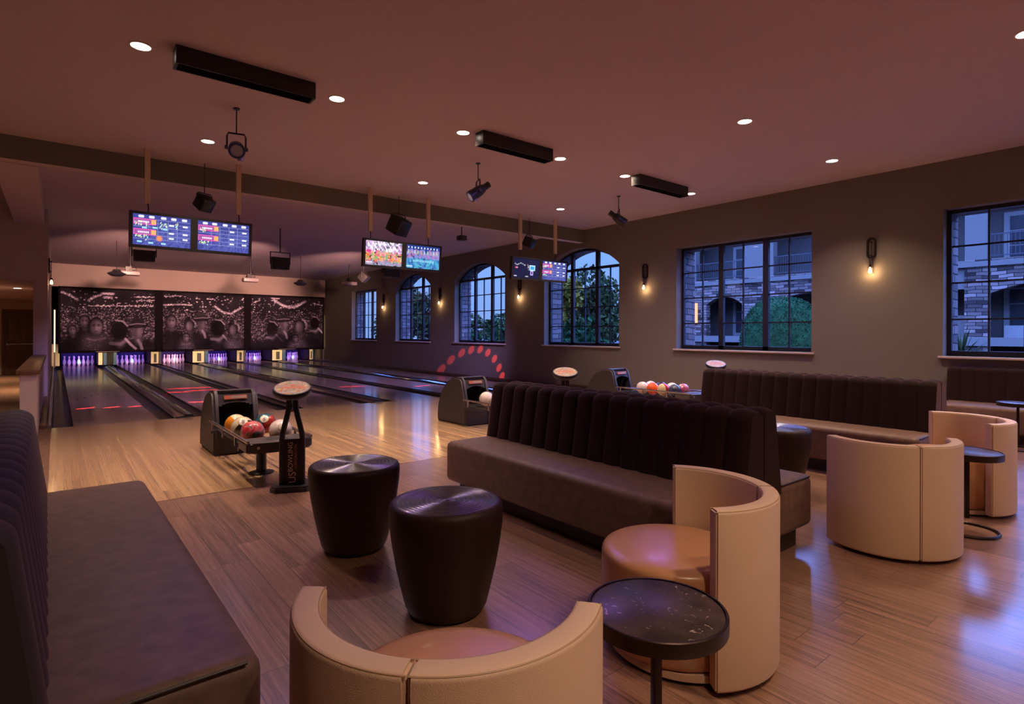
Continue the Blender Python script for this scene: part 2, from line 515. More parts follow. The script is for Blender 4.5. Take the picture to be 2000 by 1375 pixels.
M_stone = stone_mat('ledge_stone', (0.10, 0.085, 0.09), (0.22, 0.18, 0.18), (0.05, 0.04, 0.05), 0.42, 0.13)
M_stone_f = stone_mat('facade_ledge_stone', (0.022, 0.017, 0.017), (0.22, 0.165, 0.15), (0.010, 0.009, 0.012), 0.5, 0.15)
M_stucco = pmat('pale_stucco', (0.125, 0.112, 0.105), 0.95, spec=0.08, var=0.05, scale=2)
M_stucco_d = pmat('grey_stucco', (0.070, 0.062, 0.060), 0.95, spec=0.08, var=0.05, scale=2)
M_fdoor = pmat('white_door_paint', (0.19, 0.18, 0.175), 0.7, spec=0.15)
M_fglass = pmat('dark_door_glass', (0.02, 0.022, 0.03), 0.3, spec=0.3)
M_rail = pmat('black_iron_railing', (0.02, 0.02, 0.03), 0.5)
M_gravel = pmat('courtyard_paving', (0.055, 0.052, 0.055), 0.95, spec=0.1, var=0.3, scale=1.2)
M_leaf = pmat('dark_green_leaf', (0.022, 0.034, 0.010), 0.8, spec=0.1, var=0.6, scale=1.3)
M_leaf2 = pmat('olive_leaf', (0.12, 0.10, 0.014), 0.8, spec=0.1, var=0.5, scale=1.3)
M_bush = pmat('trimmed_bush_leaf', (0.014, 0.052, 0.018), 0.8, spec=0.08, var=0.6, scale=3)
M_bark = pmat('tree_bark', (0.05, 0.04, 0.035), 0.9)
M_mural = attr_mat('crowd_photograph_print', 0.9)
M_screen = attr_mat('lit_score_screen', 0.3, 1.1)
M_print = attr_mat('pedestal_print', 0.35)
M_ltxt = pmat('white_lettering', (0.75, 0.62, 0.52), 0.5)
M_rtxt = pmat('rose_lettering', (0.55, 0.22, 0.18), 0.5)
M_num = pmat('black_numeral', (0.01, 0.01, 0.01), 0.4)
M_spot = pmat('ivory_number_spot', (0.75, 0.68, 0.50), 0.2, coat=0.4)
M_decal = pmat('orange_decal', (0.42, 0.12, 0.06), 0.4)
M_decal2 = pmat('grey_decal', (0.32, 0.24, 0.20), 0.4)
# ------------------------------------------------------------------ the setting
XR = 10.0            # inner face of the window wall
ZC = 3.88            # ceiling
YF = 10.38           # foul line
YA = 5.36            # lounge / approach joint
YB = 26.65           # masking plane over the pins
YE = 30.3            # end of the building
Y0 = -5.5            # wall behind the camera
XL = -4.2            # far left wall

bm = NB(); box(bm, -0.30, XR, Y0, YA, -0.12, 0.0); struct('floor', bm, M_lounge, 'brown wood plank lounge floor')
bm = NB(); box(bm, -0.05, XR, YA + 0.012, YF, -0.12, 0.0); struct('floor', bm, M_appr, 'light maple bowling approach boards')
bm = NB(); box(bm, -0.30, XR, YA, YA + 0.012, -0.12, -0.004); struct('trim_1', bm, M_dark, 'dark joint strip between lounge and approach')
bm = NB(); box(bm, XL, -0.30, Y0, YE, -0.12, -0.002); box(bm, -0.30, -0.05, YA + 0.012, YF, -0.12, -0.002)
struct('floor', bm, M_carpet, 'brown patterned carpet of the side corridor')
bm = NB(); box(bm, -0.30, XR, YF, YE, -0.30, -0.12); struct('floor', bm, M_dark, 'dark sub floor under the lanes')
bm = NB(); box(bm, XL, XR + 0.3, Y0, YE, ZC, ZC + 0.15); struct('ceiling', bm, M_ceil, 'flat mauve lit ceiling')

# cross beam and side soffit
bm = NB(); box(bm, XL, XR, 9.66, 9.84, 3.575, ZC)
for f in bm.faces:
    f.material_index = 1 if abs(f.normal.y) > 0.5 else 0
struct('trim_2', bm, [M_soffit, M_wall], 'dropped cross beam over the foul line')
bm = NB(); box(bm, -0.65, -0.19, 9.84, 15.07, 3.555, ZC); struct('trim_3', bm, M_soffit, 'side soffit running back to the corridor header')

# window wall with openings: inner painted layer + outer stone layer
def arch_pts(y0, y1, zs, zc, n=16):
    """points of a segmental arch from (y0,zs) over the crown zc to (y1,zs)"""
    w = (y1 - y0) / 2; h = zc - zs
    rad = (w * w + h * h) / (2 * h)
    cy, cz = (y0 + y1) / 2, zc - rad
    a = math.asin(w / rad)
    return [(cy + rad * math.sin(-a + 2 * a * i / n), cz + rad * math.cos(-a + 2 * a * i / n)) for i in range(n + 1)]

WINS = [  # y0, y1, sill, top / spring, crown or None
    (21.12, 23.55, 1.07, 3.15, None),
    (16.92, 19.47, 1.07, 3.03, 3.50),
    (12.77, 15.40, 1.07, 3.05, 3.50),
    (8.555, 11.10, 1.07, 2.98, 3.46),
    (4.33, 7.025, 1.06, 3.14, None),
    (-0.20, 2.497, 1.06, 3.18, None),
    (-4.60, -1.95, 1.06, 3.16, None)]

def wall_with_windows(bm, x0, x1, inset, zt, zb):
    ws = sorted(WINS)
    y = Y0 - 0.3
    for (a, b, s, t, c) in ws:
        a, b = a + inset, b - inset
        box(bm, x0, x1, y, a, zb, zt)
        box(bm, x0, x1, a, b, zb, s)
        if c is None: box(bm, x0, x1, a, b, t - inset, zt)
        else:
            ap = arch_pts(a, b, t, c - inset)
            for i in range(len(ap) - 1):
                p, q = ap[i], ap[i + 1]
                prism(bm, [(p[0], p[1]), (q[0], q[1]), (q[0], zt), (p[0], zt)], 'x', x0, x1)
        y = b
    box(bm, x0, x1, y, YE, zb, zt)

bm = NB(); wall_with_windows(bm, XR, XR + 0.24, 0.0, ZC + 0.1, -0.12)
bmesh.ops.remove_doubles(bm, verts=bm.verts, dist=1e-5)
struct('wall_right', bm, M_wall, 'long taupe wall with six windows', smooth=0)
bm = NB(); wall_with_windows(bm, XR + 0.24, XR + 0.62, 0.03, 6.0, -0.6)
struct('wall_outside', bm, M_stone, 'stone cladding outside the window wall', smooth=0)

def window(idx, y0, y1, s, t, c, label):
    root = bpy.data.objects.new('window_%d' % idx, None); C.objects.link(root)
    root['kind'] = 'structure'; root['label'] = label; root['category'] = 'window'
    root.location = (XR + 0.22, (y0 + y1) / 2, s)
    ox, oy, oz = root.location
    def lb(bm, x0, x1, ya, yb, za, zb): box(bm, x0 - ox, x1 - ox, ya - oy, yb - oy, za - oz, zb - oz)
    xf0, xf1 = XR + 0.185, XR + 0.255
    w = (y1 - y0)
    fr = NB()
    e = 0.055
    lb(fr, xf0, xf1, y0, y0 + e, s, t); lb(fr, xf0, xf1, y1 - e, y1, s, t); lb(fr, xf0, xf1, y0 + e, y1 - e, s, s + e + 0.02)
    if c is None: lb(fr, xf0, xf1, y0 + e, y1 - e, t - e, t)
    else:
        ao, ai = arch_pts(y0, y1, t, c), arch_pts(y0 + e, y1 - e, t, c - e)
        for i in range(len(ao) - 1):
            prism(fr, [(ai[i][0] - oy, ai[i][1] - oz), (ai[i + 1][0] - oy, ai[i + 1][1] - oz), (ao[i + 1][0] - oy, ao[i + 1][1] - oz), (ao[i][0] - oy, ao[i][1] - oz)], 'x', xf0 - ox, xf1 - ox)
    def topz(y):
        if c is None: return t - e
        p = arch_pts(y0 + e, y1 - e, t, c - e, 60)
        return min(p, key=lambda q: abs(q[0] - y))[1]
    thick = [y0 + w / 3, y0 + 2 * w / 3]
    for y in thick: lb(fr, xf0, xf1, y - 0.05, y + 0.05, s, topz(y))
    obj('frame', fr, M_steelw, root, 0)
    mu = NB()
    secs = [(y0 + e, thick[0]), (thick[0], thick[1]), (thick[1], y1 - e)]
    top_r = t - 0.02 if c is not None else t
    for a, b in secs:
        y = (a + b) / 2
        lb(mu, xf0 + 0.02, xf1 - 0.015, y - 0.011, y + 0.011, s, top_r if c is not None else topz(y))
    nr = 4
    for k in range(1, nr):
        z = s + (top_r - s) * k / nr
        lb(mu, xf0 + 0.02, xf1 - 0.015, y0 + e, y1 - e, z - 0.012, z + 0.012)
    if c is not None: lb(mu, xf0, xf1, y0 + e, y1 - e, t - 0.05, t + 0.01)
    obj('muntins', mu, M_steelw, root, 0)
    g = NB()
    xg = XR + 0.222 - ox
    if c is None:
        pts = [(y0 + 0.02, s + 0.02), (y1 - 0.02, s + 0.02), (y1 - 0.02, t - 0.02), (y0 + 0.02, t - 0.02)]
    else:
        pts = [(y0 + 0.02, s + 0.02), (y1 - 0.02, s + 0.02)] + arch_pts(y0 + 0.02, y1 - 0.02, t, c - 0.02)[::-1]
    g.faces.new([g.verts.new(Vector((xg, p[0] - oy, p[1] - oz))) for p in pts[::-1]])
    obj('glass', g, M_glass, root, 0)
    sl = NB(); box(sl, XR - 0.055 - ox, XR + 0.185 - ox, y0 - 0.05 - oy, y1 + 0.05 - oy, s - 0.035 - oz, s - oz, 0.008)
    obj('sill', sl, M_wall_l, root)
    return root

WL = ['small rectangular steel window furthest along the wall, beside the mural',
      'arched steel window second from the far end', 'arched steel window with treetops and sky, third from the far end',
      'large arched steel window filled by hedge, beside the rightmost score screens',
      'rectangular steel window with a rounded green bush outside', 'rectangular steel window cut by the right edge of the picture',
      'rectangular steel window nearest the lounge end']
for i, (a, b, s, t, c) in enumerate(WINS): window(i + 1, a, b, s, t, c, WL[i])

bm = NB(); box(bm, XR - 0.018, XR, Y0, YF, 0.0, 0.11, 0.004); struct('baseboard_right', bm, M_base, 'dark baseboard under the windows')
# back wall over the masking, end wall, rear and left walls
bm = NB(); box(bm, -0.36, XR, YB + 0.03, YB + 0.16, 3.04, ZC); struct('wall_back', bm, M_wall_l, 'pale wall above the crowd murals')
bm = NB(); box(bm, XL, XR + 0.3, YE, YE + 0.15, -0.3, ZC); struct('wall_end', bm, M_dark, 'black wall of the pin machine space')
bm = NB(); box(bm, XL, XR + 0.3, Y0 - 0.15, Y0, -0.12, ZC); struct('wall_front', bm, M_wall, 'taupe wall behind the lounge')
bm = NB(); box(bm, XL - 0.15, XL, Y0, YE, -0.12, ZC); struct('wall_left', bm, M_wall_l, 'cream corridor wall')
bm = NB(); box(bm, -0.36, -0.13, 15.07, YB + 0.03, -0.12, ZC); box(bm, -0.36, -0.13, YB + 0.03, YE, -0.12, ZC)
struct('wall_lane_side', bm, M_wall_l, 'cream wall left of the lanes with a wall lamp')
bm = NB(); box(bm, XL, -0.36, 15.07, 15.25, 2.39, ZC); struct('wall_header', bm, M_wall_l, 'header wall over the corridor opening')
bm = NB(); box(bm, XL, -0.36, 15.25, 24.1, 2.39, 2.5); struct('ceiling', bm, M_ceil, 'lower corridor ceiling')
bm = NB(); box(bm, XL, -1.33, 24.0, 24.15, 0, 2.39); box(bm, -0.40, -0.36, 24.0, 24.15, 0, 2.39); box(bm, -1.33, -0.40, 24.0, 24.15, 2.08, 2.39)
struct('wall_corridor', bm, M_wall_l, 'cream wall at the end of the corridor')
# door
d = bpy.data.objects.new('door_1', None); C.objects.link(d); d['kind'] = 'structure'; d['label'] = 'dark panelled door at the end of the corridor'; d['category'] = 'door'
d.location = (-0.865, 24.03, 0)
bm = NB(); box(bm, -0.46, -0.41, -0.06, 0.04, 0, 2.07); box(bm, 0.41, 0.46, -0.06, 0.04, 0, 2.07); box(bm, -0.46, 0.46, -0.06, 0.04, 2.02, 2.08); obj('door_frame', bm, M_door, d)
bm = NB(); box(bm, -0.41, 0.41, -0.02, 0.03, 0.01, 2.02)
for x0, x1 in ((-0.33, -0.03), (0.03, 0.33)):
    box(bm, x0, x1, -0.035, -0.02, 0.2, 0.8, 0.012); box(bm, x0, x1, -0.035, -0.02, 1.1, 1.9, 0.012)
obj('door_leaf', bm, M_door, d)
bm = NB(); cyl(bm, (-0.33, -0.09, 0.98), (0.33, -0.09, 0.98), 0.02); box(bm, -0.36, -0.31, -0.1, -0.02, 0.94, 1.02); box(bm, 0.31, 0.36, -0.1, -0.02, 0.94, 1.02); obj('push_bar', bm, M_chrome, d)

# low wall left of the lanes
t = thing('half_wall', 'low cream wall with dark wooden cap left of the lanes', 'half wall', (-0.27, 9.2, 0))
bm = NB(); box(bm, -0.075, 0.085, 0.03, 5.87, -0.002, 0.84); obj('wall_body', bm, M_wall_l, t)
bm = NB(); box(bm, -0.11, 0.12, 0.0, 5.87, 0.84, 0.90, 0.012); obj('wall_cap', bm, M_door, t)

# ------------------------------------------------------------------ lanes, dividers, pins
LANEX = []
for p in range(3):
    LANEX += [0.205 + 3.315 * p, 0.205 + 3.315 * p + 1.775]
LW = 1.055
YD = 29.75
NTH = ['leftmost lane', 'second lane from the left', 'third lane from the left', 'fourth lane from the left', 'fifth lane from the left', 'rightmost lane beside the window wall']
SHORT = ['leftmost lane', 'second lane', 'third lane', 'fourth lane', 'fifth lane', 'sixth lane']
GW = 0.225
def gutter_bm(xa, xb, L):
    bm = NB()
    n = 10
    prev = None
    prof = [(xa, -0.003)] + [(xa + (xb - xa) * (0.5 - 0.5 * math.cos(PI * i / n)), -0.01 - 0.085 * math.sin(PI * i / n)) for i in range(n + 1)] + [(xb, -0.003)]
    prof2 = [(xb, -0.12), (xa, -0.12)]
    prism(bm, [(x, z) for x, z in prof + prof2], 'y', 0, L)
    return bm
for i, x in enumerate(LANEX):
    t = thing('bowling_lane', ['dark glossy bowling lane', 'polished brown bowling lane', 'shiny wooden bowling lane', 'reflective bowling lane', 'gleaming bowling lane', 'glossy brown bowling lane'][i] + ', the ' + NTH[i], 'bowling lane', (x, YF, 0), 0, 'bowling lanes')
    L = YD - YF
    bm = NB(); box(bm, 0, LW, 0, L, -0.12, 0.0); obj('lane_boards', bm, M_lane, t)
    lx = -0.245 if i == 0 else -GW
    obj('gutter', gutter_bm(lx, -0.002, L), M_gutter, t)
    obj('gutter', gutter_bm(LW + 0.002, LW + (0.245 if i == 5 else GW), L), M_gutter, t)
    for k in range(7):
        bm = NB(); a = abs(k - 3)
        yy = 4.9 - 0.33 * a + 0.3; xx = LW * (k + 1) / 8
        prism(bm, [(xx - 0.018, yy - 0.15), (xx + 0.018, yy - 0.15), (xx, yy)], 'z', 0.0, 0.0006)
        obj('lane_arrow', bm, M_plinth, t)

# capping between the lanes (wide where the ball track runs back)
def capping(xa, xb, label, raised):
    t = thing('lane_divider', label, 'lane divider', (xa, YF, 0), 0, 'lane dividers')
    L = YD - YF; w = xb - xa
    bm = NB()
    if raised:
        prism(bm, [(0.0, -0.12), (w, -0.12), (w, 0.02), (w - 0.03, 0.045), (w * 0.52, 0.048), (w * 0.47, 0.03), (w * 0.2, 0.02), (0.0, -0.002)], 'y', 0.02, L)
        obj('capping', bm, M_cap, t)
        bm = NB(); box(bm, 0.0, w, 0.0, 0.02, -0.12, 0.022, 0.003); obj('end_block', bm, M_black, t)
    else:
        prism(bm, [(0.0, -0.12), (w, -0.12), (w, 0.012), (w * 0.8, 0.026), (w * 0.2, 0.026), (0.0, 0.012)], 'y', 0.0, L)
        obj('capping', bm, M_cap, t)
    return t
for k in range(5):
    a, b = LANEX[k] + LW + GW + 0.002, LANEX[k + 1] - GW - 0.002
    capping(a, b, ['wide black capping with glossy ridges between first and second lanes', 'narrow black capping between second and third lanes', 'wide black capping between third and fourth lanes',
                   'narrow black capping between fourth and fifth lanes', 'wide black capping between fifth and sixth lanes'][k], k % 2 == 0)
t = thing('lane_divider', 'raised edge strip between the half wall and the first gutter', 'lane divider', (-0.185, YF, 0), 0, 'lane dividers')
bm = NB(); box(bm, 0.0, 0.085, 0.0, YD - YF, -0.12, 0.05, 0.01); obj('wooden_ledge', bm, M_door, t)
bm = NB(); cyl(bm, (0.112, 0.0, 0.02), (0.112, YD - YF, 0.02), 0.03, seg=14); obj('rounded_rail', bm, M_chrome, t)
t = thing('lane_divider', 'dark edge rail between the sixth lane and window wall', 'lane divider', (LANEX[5] + LW + 0.25, YF, 0), 0, 'lane dividers')
bm = NB(); box(bm, 0.0, XR - (LANEX[5] + LW + 0.25) - 0.002, 0.0, YD - YF, -0.12, 0.075, 0.012); obj('capping', bm, M_base, t)

# pins
def pin_bm():
    pr = [(0.0, 0.0), (0.0255, 0.0), (0.0290, 0.008), (0.0365, 0.03), (0.0495, 0.065), (0.0590, 0.098), (0.0605, 0.115), (0.0585, 0.14), (0.0500, 0.18), (0.0380, 0.215),
          (0.0275, 0.24), (0.0230, 0.258), (0.0232, 0.272), (0.0262, 0.295), (0.0308, 0.325), (0.0322, 0.342), (0.0305, 0.36), (0.0225, 0.375), (0.011, 0.3805), (0.0, 0.381)]
    bm = NB(); lathe(bm, pr, 20); return bm
proto = None
PROW = [('the head pin at the front', 0, 0.0), ('left pin of the second row', 1, -1), ('right pin of the second row', 1, 1), ('left pin of the third row', 2, -2), ('middle pin of the third row', 2, 0),
        ('right pin of the third row', 2, 2), ('leftmost pin of the back row', 3, -3), ('second pin from left in the back row', 3, -1), ('third pin from left in the back row', 3, 1), ('rightmost pin of the back row', 3, 3)]
for i, x in enumerate(LANEX):
    for nm, row, off in PROW:
        px, py = x + LW / 2 + off * 0.1524, YF + 18.288 + row * 0.264
        if proto is None:
            proto = obj('bowling_pin', pin_bm(), M_pin); c = proto
        else: c = dup(proto)
        c.location = (px, py, 0)
        tag(c, nm + ', white pin on the ' + SHORT[i], 'bowling pin', 'bowling pins')

# masking: three crowd murals, posts between the lanes, dark curtains, tube lights
def canvas(h, w, v=0.02): return np.full((h, w, 3), v, dtype=np.float32)
def blob(c, x, y, rx, ry, col, ang=0.0, soft=0.35, mode='mix', op=1.0):
    h, w, _ = c.shape
    m = int(max(rx, ry) * 1.6 + 2)
    x0, x1, y0, y1 = max(int(x) - m, 0), min(int(x) + m + 1, w), max(int(y) - m, 0), min(int(y) + m + 1, h)
    if x1 <= x0 or y1 <= y0: return
    yy, xx = np.mgrid[y0:y1, x0:x1].astype(np.float32)
    dx, dy = xx - x, yy - y
    ca, sa = math.cos(ang), math.sin(ang)
    u, v = (dx * ca + dy * sa) / rx, (-dx * sa + dy * ca) / ry
    r = np.sqrt(u * u + v * v)
    a = (np.clip((1 + soft - r) / (2 * soft), 0, 1) * op)[..., None]
    col = np.array(col if hasattr(col, '__len__') else (col,) * 3, dtype=np.float32)
    if mode == 'mix': c[y0:y1, x0:x1] = c[y0:y1, x0:x1] * (1 - a) + col * a
    else: c[y0:y1, x0:x1] += col * a
def rect(c, x0, y0, x1, y1, col): c[max(int(y0), 0):max(int(y1), 0), max(int(x0), 0):max(int(x1), 0)] = np.array(col, dtype=np.float32)
def stroke(c, pts, r, col, op=1.0):
    for (x0, y0), (x1, y1) in zip(pts[:-1], pts[1:]):
        n = int(max(abs(x1 - x0), abs(y1 - y0)) / max(r * 0.7, 0.5)) + 1
        for k in range(n + 1): blob(c, x0 + (x1 - x0) * k / n, y0 + (y1 - y0) * k / n, r, r, col, op=op)

def picture_mesh(name, c, W, H, mat, parent, M):
    """flat printed / lit picture: one vertex per picture point, row 0 at the top"""
    h, w, _ = c.shape
    xs = np.linspace(-W / 2, W / 2, w); zs = np.linspace(H, 0, h)
    X, Z = np.meshgrid(xs, zs)
    co = np.stack([X, np.zeros_like(X), Z], -1).reshape(-1, 3)
    idx = np.arange(h * w).reshape(h, w)
    quads = np.stack([idx[1:, :-1], idx[1:, 1:], idx[:-1, 1:], idx[:-1, :-1]], -1).reshape(-1, 4)
    me = bpy.data.meshes.new(name)
    me.from_pydata(co.tolist(), [], quads.tolist())
    at = me.color_attributes.new('picture', 'FLOAT_COLOR', 'POINT')
    rgba = np.concatenate([np.clip(c, 0, 4).reshape(-1, 3), np.ones((h * w, 1), np.float32)], 1).astype(np.float32)
    at.data.foreach_set('color', rgba.ravel())
    me.transform(M)
    me.materials.append(mat)
    o = bpy.data.objects.new(name, me); C.objects.link(o); o.parent = parent
    return o

MW, MH = 230, 172
def crowd(seed, lights, figures, streaks):
    r = np.random.default_rng(seed)
    c = canvas(MH, MW, 0.012)
    # far crowd: rows of small heads growing towards the front
    for k in range(900):
        t = r.random() ** 0.8
        y = MH * (0.30 + 0.50 * t); x = r.random() * MW
        s = 1.0 + 3.2 * t
        g = 0.02 + 0.16 * r.random() ** 2.2
        blob(c, x, y, s * 0.75, s, g, soft=0.5)
        blob(c, x - s * 0.2, y - s * 0.9, s * 0.8, s * 0.5, 0.01, soft=0.5)
        if r.random() < 0.5: blob(c, x + r.normal() * s, y + r.random() * s, 0.7, 0.8, 0.2 + 0.4 * r.random(), soft=0.6)
        if r.random() < 0.4: blob(c, x, y + s * 2.0, s * 1.5, s * 1.1, 0.008 + 0.03 * r.random(), soft=0.4)
    # broken highlights scattered through the crowd
    for k in range(500):
        t = r.random(); y = MH * (0.28 + 0.6 * t); x = r.random() * MW
        blob(c, x, y, 0.5 + 0.9 * r.random(), 0.5 + 1.2 * r.random(), 0.04 + 0.32 * r.random() ** 2.5, r.random() * 3, soft=0.7)
    # ceiling lamps
    for k in range(lights):
        y = MH * (0.03 + 0.30 * r.random()); x = r.random() * MW
        blob(c, x, y, 0.6 + 1.7 * r.random() ** 2, 0.6 + 0.7 * r.random(), 0.15 + 0.75 * r.random() ** 1.5, soft=0.7)
    for pts, rad, g in streaks:
        P = [(x * MW, y * MH) for x, y in pts]
        stroke(c, P, rad, g, 0.35)
        for (x0, y0), (x1, y1) in zip(P[:-1], P[1:]):
            for q in range(int(math.hypot(x1 - x0, y1 - y0) / 3)):
                u = r.random(); blob(c, x0 + (x1 - x0) * u, y0 + (y1 - y0) * u + r.normal() * 1.6, 1.2, 0.9, 0.4 + 0.5 * r.random(), soft=0.6)
    for f in figures:
        kind, x, y, s = f[:4]
        x *= MW; y *= MH; s *= MH * 1.28
        blob(c, x, y + s * 2.5, s * 1.6, s * 1.6, 0.010 if kind != 'pale' else 0.04, soft=0.35, op=0.94)   # shoulders
        blob(c, x + s * 0.1, y + s * 1.1, s * 0.38, s * 0.5, 0.05, soft=0.4)                                # neck
        if kind in ('face', 'pale'):
            blob(c, x, y - s * 0.1, s * 0.95, s * 1.2, 0.008, soft=0.25)                                    # hair
            for q in range(9): blob(c, x + s * 0.9 * math.cos(0.4 - q * 0.33), y - s * 0.15 + s * 1.1 * math.sin(0.4 - q * 0.33), s * 0.14, s * 0.09, 0.03 + 0.12 * r.random(), r.random() * 3, soft=0.6)
            blob(c, x, y + s * 0.1, s * 0.58, s * 0.84, 0.060, soft=0.3)
            blob(c, x + s * 0.22, y + s * 0.16, s * 0.26, s * 0.55, 0.12, soft=0.7)
            blob(c, x + s * 0.02, y + s * 0.2, s * 0.08, s * 0.22, 0.13, soft=0.7)                           # nose
            for e in (-0.24, 0.24):
                blob(c, x + e * s, y - s * 0.08, s * 0.17, s * 0.10, 0.018, soft=0.7); blob(c, x + e * s, y - s * 0.24, s * 0.18, s * 0.05, 0.012, soft=0.6)
            blob(c, x, y + s * 0.50, s * 0.20, s * 0.07, 0.10, soft=0.7); blob(c, x, y + s * 0.60, s * 0.16, s * 0.05, 0.025, soft=0.7)
            if kind == 'pale':
                stroke(c, [(x - s * 0.9, y + s * 1.5), (x - s * 0.2, y + s * 1.7), (x + s * 0.9, y + s * 1.45)], s * 0.12, 0.10, 0.5)
                for q in range(60): blob(c, x + s * 1.2 * r.normal() * 0.6, y + s * (1.7 + 1.6 * r.random()), 1.0, 1.6, 0.02 + 0.1 * r.random(), r.random() * 3, soft=0.7)
        elif kind == 'back':
            blob(c, x, y, s * 0.82, s * 1.05, 0.006, soft=0.25)
            stroke(c, [(x - s * 0.3, y - s * 1.0), (x + s * 0.3, y - s * 0.92), (x + s * 0.7, y - s * 0.45)], s * 0.07, 0.20, 0.55)
            stroke(c, [(x - s * 0.7, y + s * 1.2), (x + s * 0.1, y + s * 1.3), (x + s * 0.5, y + s * 1.0)], s * 0.15, 0.11, 0.6)
            stroke(c, [(x + s * 0.55, y + s * 0.8), (x + s * 1.0, y + s * 1.35), (x + s * 1.4, y + s * 1.75)], s * 0.11, 0.28, 0.7)
        elif kind == 'hat':
            blob(c, x - s * 0.05, y + s * 0.15, s * 0.52, s * 0.7, 0.045, soft=0.35); blob(c, x + s * 0.2, y + s * 0.2, s * 0.2, s * 0.5, 0.09, soft=0.7)
            blob(c, x, y - s * 0.50, s * 1.2, s * 0.26, 0.006, -0.08, soft=0.2); blob(c, x, y - s * 0.85, s * 0.72, s * 0.5, 0.016, soft=0.25)
            stroke(c, [(x + s * 0.05, y + s * 1.1), (x + s * 0.3, y + s * 1.5), (x + s * 0.45, y + s * 2.1)], s * 0.14, 0.16, 0.6)
            stroke(c, [(x - s * 0.9, y - s * 0.55), (x, y - s * 0.72), (x + s * 0.8, y - s * 0.66)], s * 0.045, 0.16, 0.7)
        elif kind == 'curl':
            blob(c, x, y, s * 0.95, s * 1.1, 0.009, soft=0.25); blob(c, x - s * 0.15, y + s * 0.25, s * 0.46, s * 0.72, 0.075, soft=0.4); blob(c, x - s * 0.3, y + s * 0.2, s * 0.18, s * 0.45, 0.13, soft=0.7)
            for q in range(22):
                a = -1.3 + q * 0.085
                blob(c, x + s * (0.7 + 0.2 * r.random()) * math.cos(a), y + s * (0.8 + 0.25 * r.random()) * math.sin(a), s * 0.10, s * 0.08, 0.05 + 0.22 * r.random(), r.random() * 3, soft=0.7)
            blob(c, x, y + s * 2.6, s * 1.2, s * 0.9, 0.045, soft=0.4)
            for q in range(40): blob(c, x + s * 1.1 * r.normal() * 0.6, y + s * (1.7 + 1.4 * r.random()), 1.0, 1.5, 0.02 + 0.1 * r.random(), r.random() * 3, soft=0.7)
    g = r.random((9, 12)).astype(np.float32)
    yy = np.linspace(0, 7.999, MH); xx = np.linspace(0, 10.999, MW)
    y0_, x0_ = yy.astype(int), xx.astype(int); fy, fx = (yy - y0_)[:, None], (xx - x0_)[None, :]
    lo = g[y0_][:, x0_] * (1 - fy) * (1 - fx) + g[y0_ + 1][:, x0_] * fy * (1 - fx) + g[y0_][:, x0_ + 1] * (1 - fy) * fx + g[y0_ + 1][:, x0_ + 1] * fy * fx
    c = c * (0.55 + 0.9 * lo[..., None]) * (0.8 + 0.45 * r.random((MH, MW, 1)).astype(np.float32))
    return np.clip(c * np.array([0.95, 0.80, 1.15], dtype=np.float32) * 2.3, 0, 1)

pics = [crowd(3, 70, [('face', 0.24, 0.52, 0.075), ('pale', 0.36, 0.60, 0.105), ('face', 0.12, 0.66, 0.06), ('hat', 0.80, 0.66, 0.12), ('back', 0.60, 0.67, 0.135)],
              [([(0.01, 0.06), (0.10, 0.11), (0.17, 0.18)], 3.2, 0.20), ([(0.28, 0.18), (0.34, 0.12), (0.41, 0.08)], 3.2, 0.20), ([(0.42, 0.06), (0.54, 0.06)], 3.0, 0.45), ([(0.44, 0.12), (0.52, 0.12)], 3.5, 0.25), ([(0.3, 0.27), (0.98, 0.24)], 1.2, 0.2), ([(0.76, 0.1), (0.99, 0.09)], 1.2, 0.2), ([(0.80, 0.16), (0.99, 0.15)], 1.0, 0.2)]),
        crowd(5, 90, [('face', 0.10, 0.50, 0.085), ('curl', 0.32, 0.56, 0.085), ('hat', 0.46, 0.52, 0.10), ('back', 0.66, 0.62, 0.125), ('curl', 0.86, 0.62, 0.09), ('pale', 0.27, 0.78, 0.06)],
              [([(0.02, 0.07), (0.22, 0.05)], 1.4, 0.3), ([(0.01, 0.22), (0.2, 0.2), (0.34, 0.21)], 2.4, 0.25), ([(0.62, 0.22), (0.72, 0.32), (0.82, 0.35), (0.95, 0.24)], 3.4, 0.28), ([(0.52, 0.09), (0.62, 0.09)], 1.6, 0.3)]),
        crowd(8, 85, [('back', 0.28, 0.62, 0.11), ('hat', 0.44, 0.52, 0.105), ('curl', 0.67, 0.56, 0.115), ('back', 0.88, 0.50, 0.10), ('pale', 0.60, 0.80, 0.06)],
              [([(0.27, 0.03), (0.38, 0.03)], 1.8, 0.3), ([(0.30, 0.06), (0.42, 0.16), (0.52, 0.20), (0.62, 0.17), (0.74, 0.07)], 4.2, 0.30), ([(0.02, 0.14), (0.12, 0.08)], 1.8, 0.2), ([(0.85, 0.1), (0.99, 0.14)], 1.6, 0.2)])]
MX = [(0.07, 3.14), (3.30, 6.46), (6.62, 9.93)]
ML = ['black and white crowd mural over the two left lanes', 'black and white crowd mural over the two middle lanes', 'black and white crowd mural over the two right lanes']
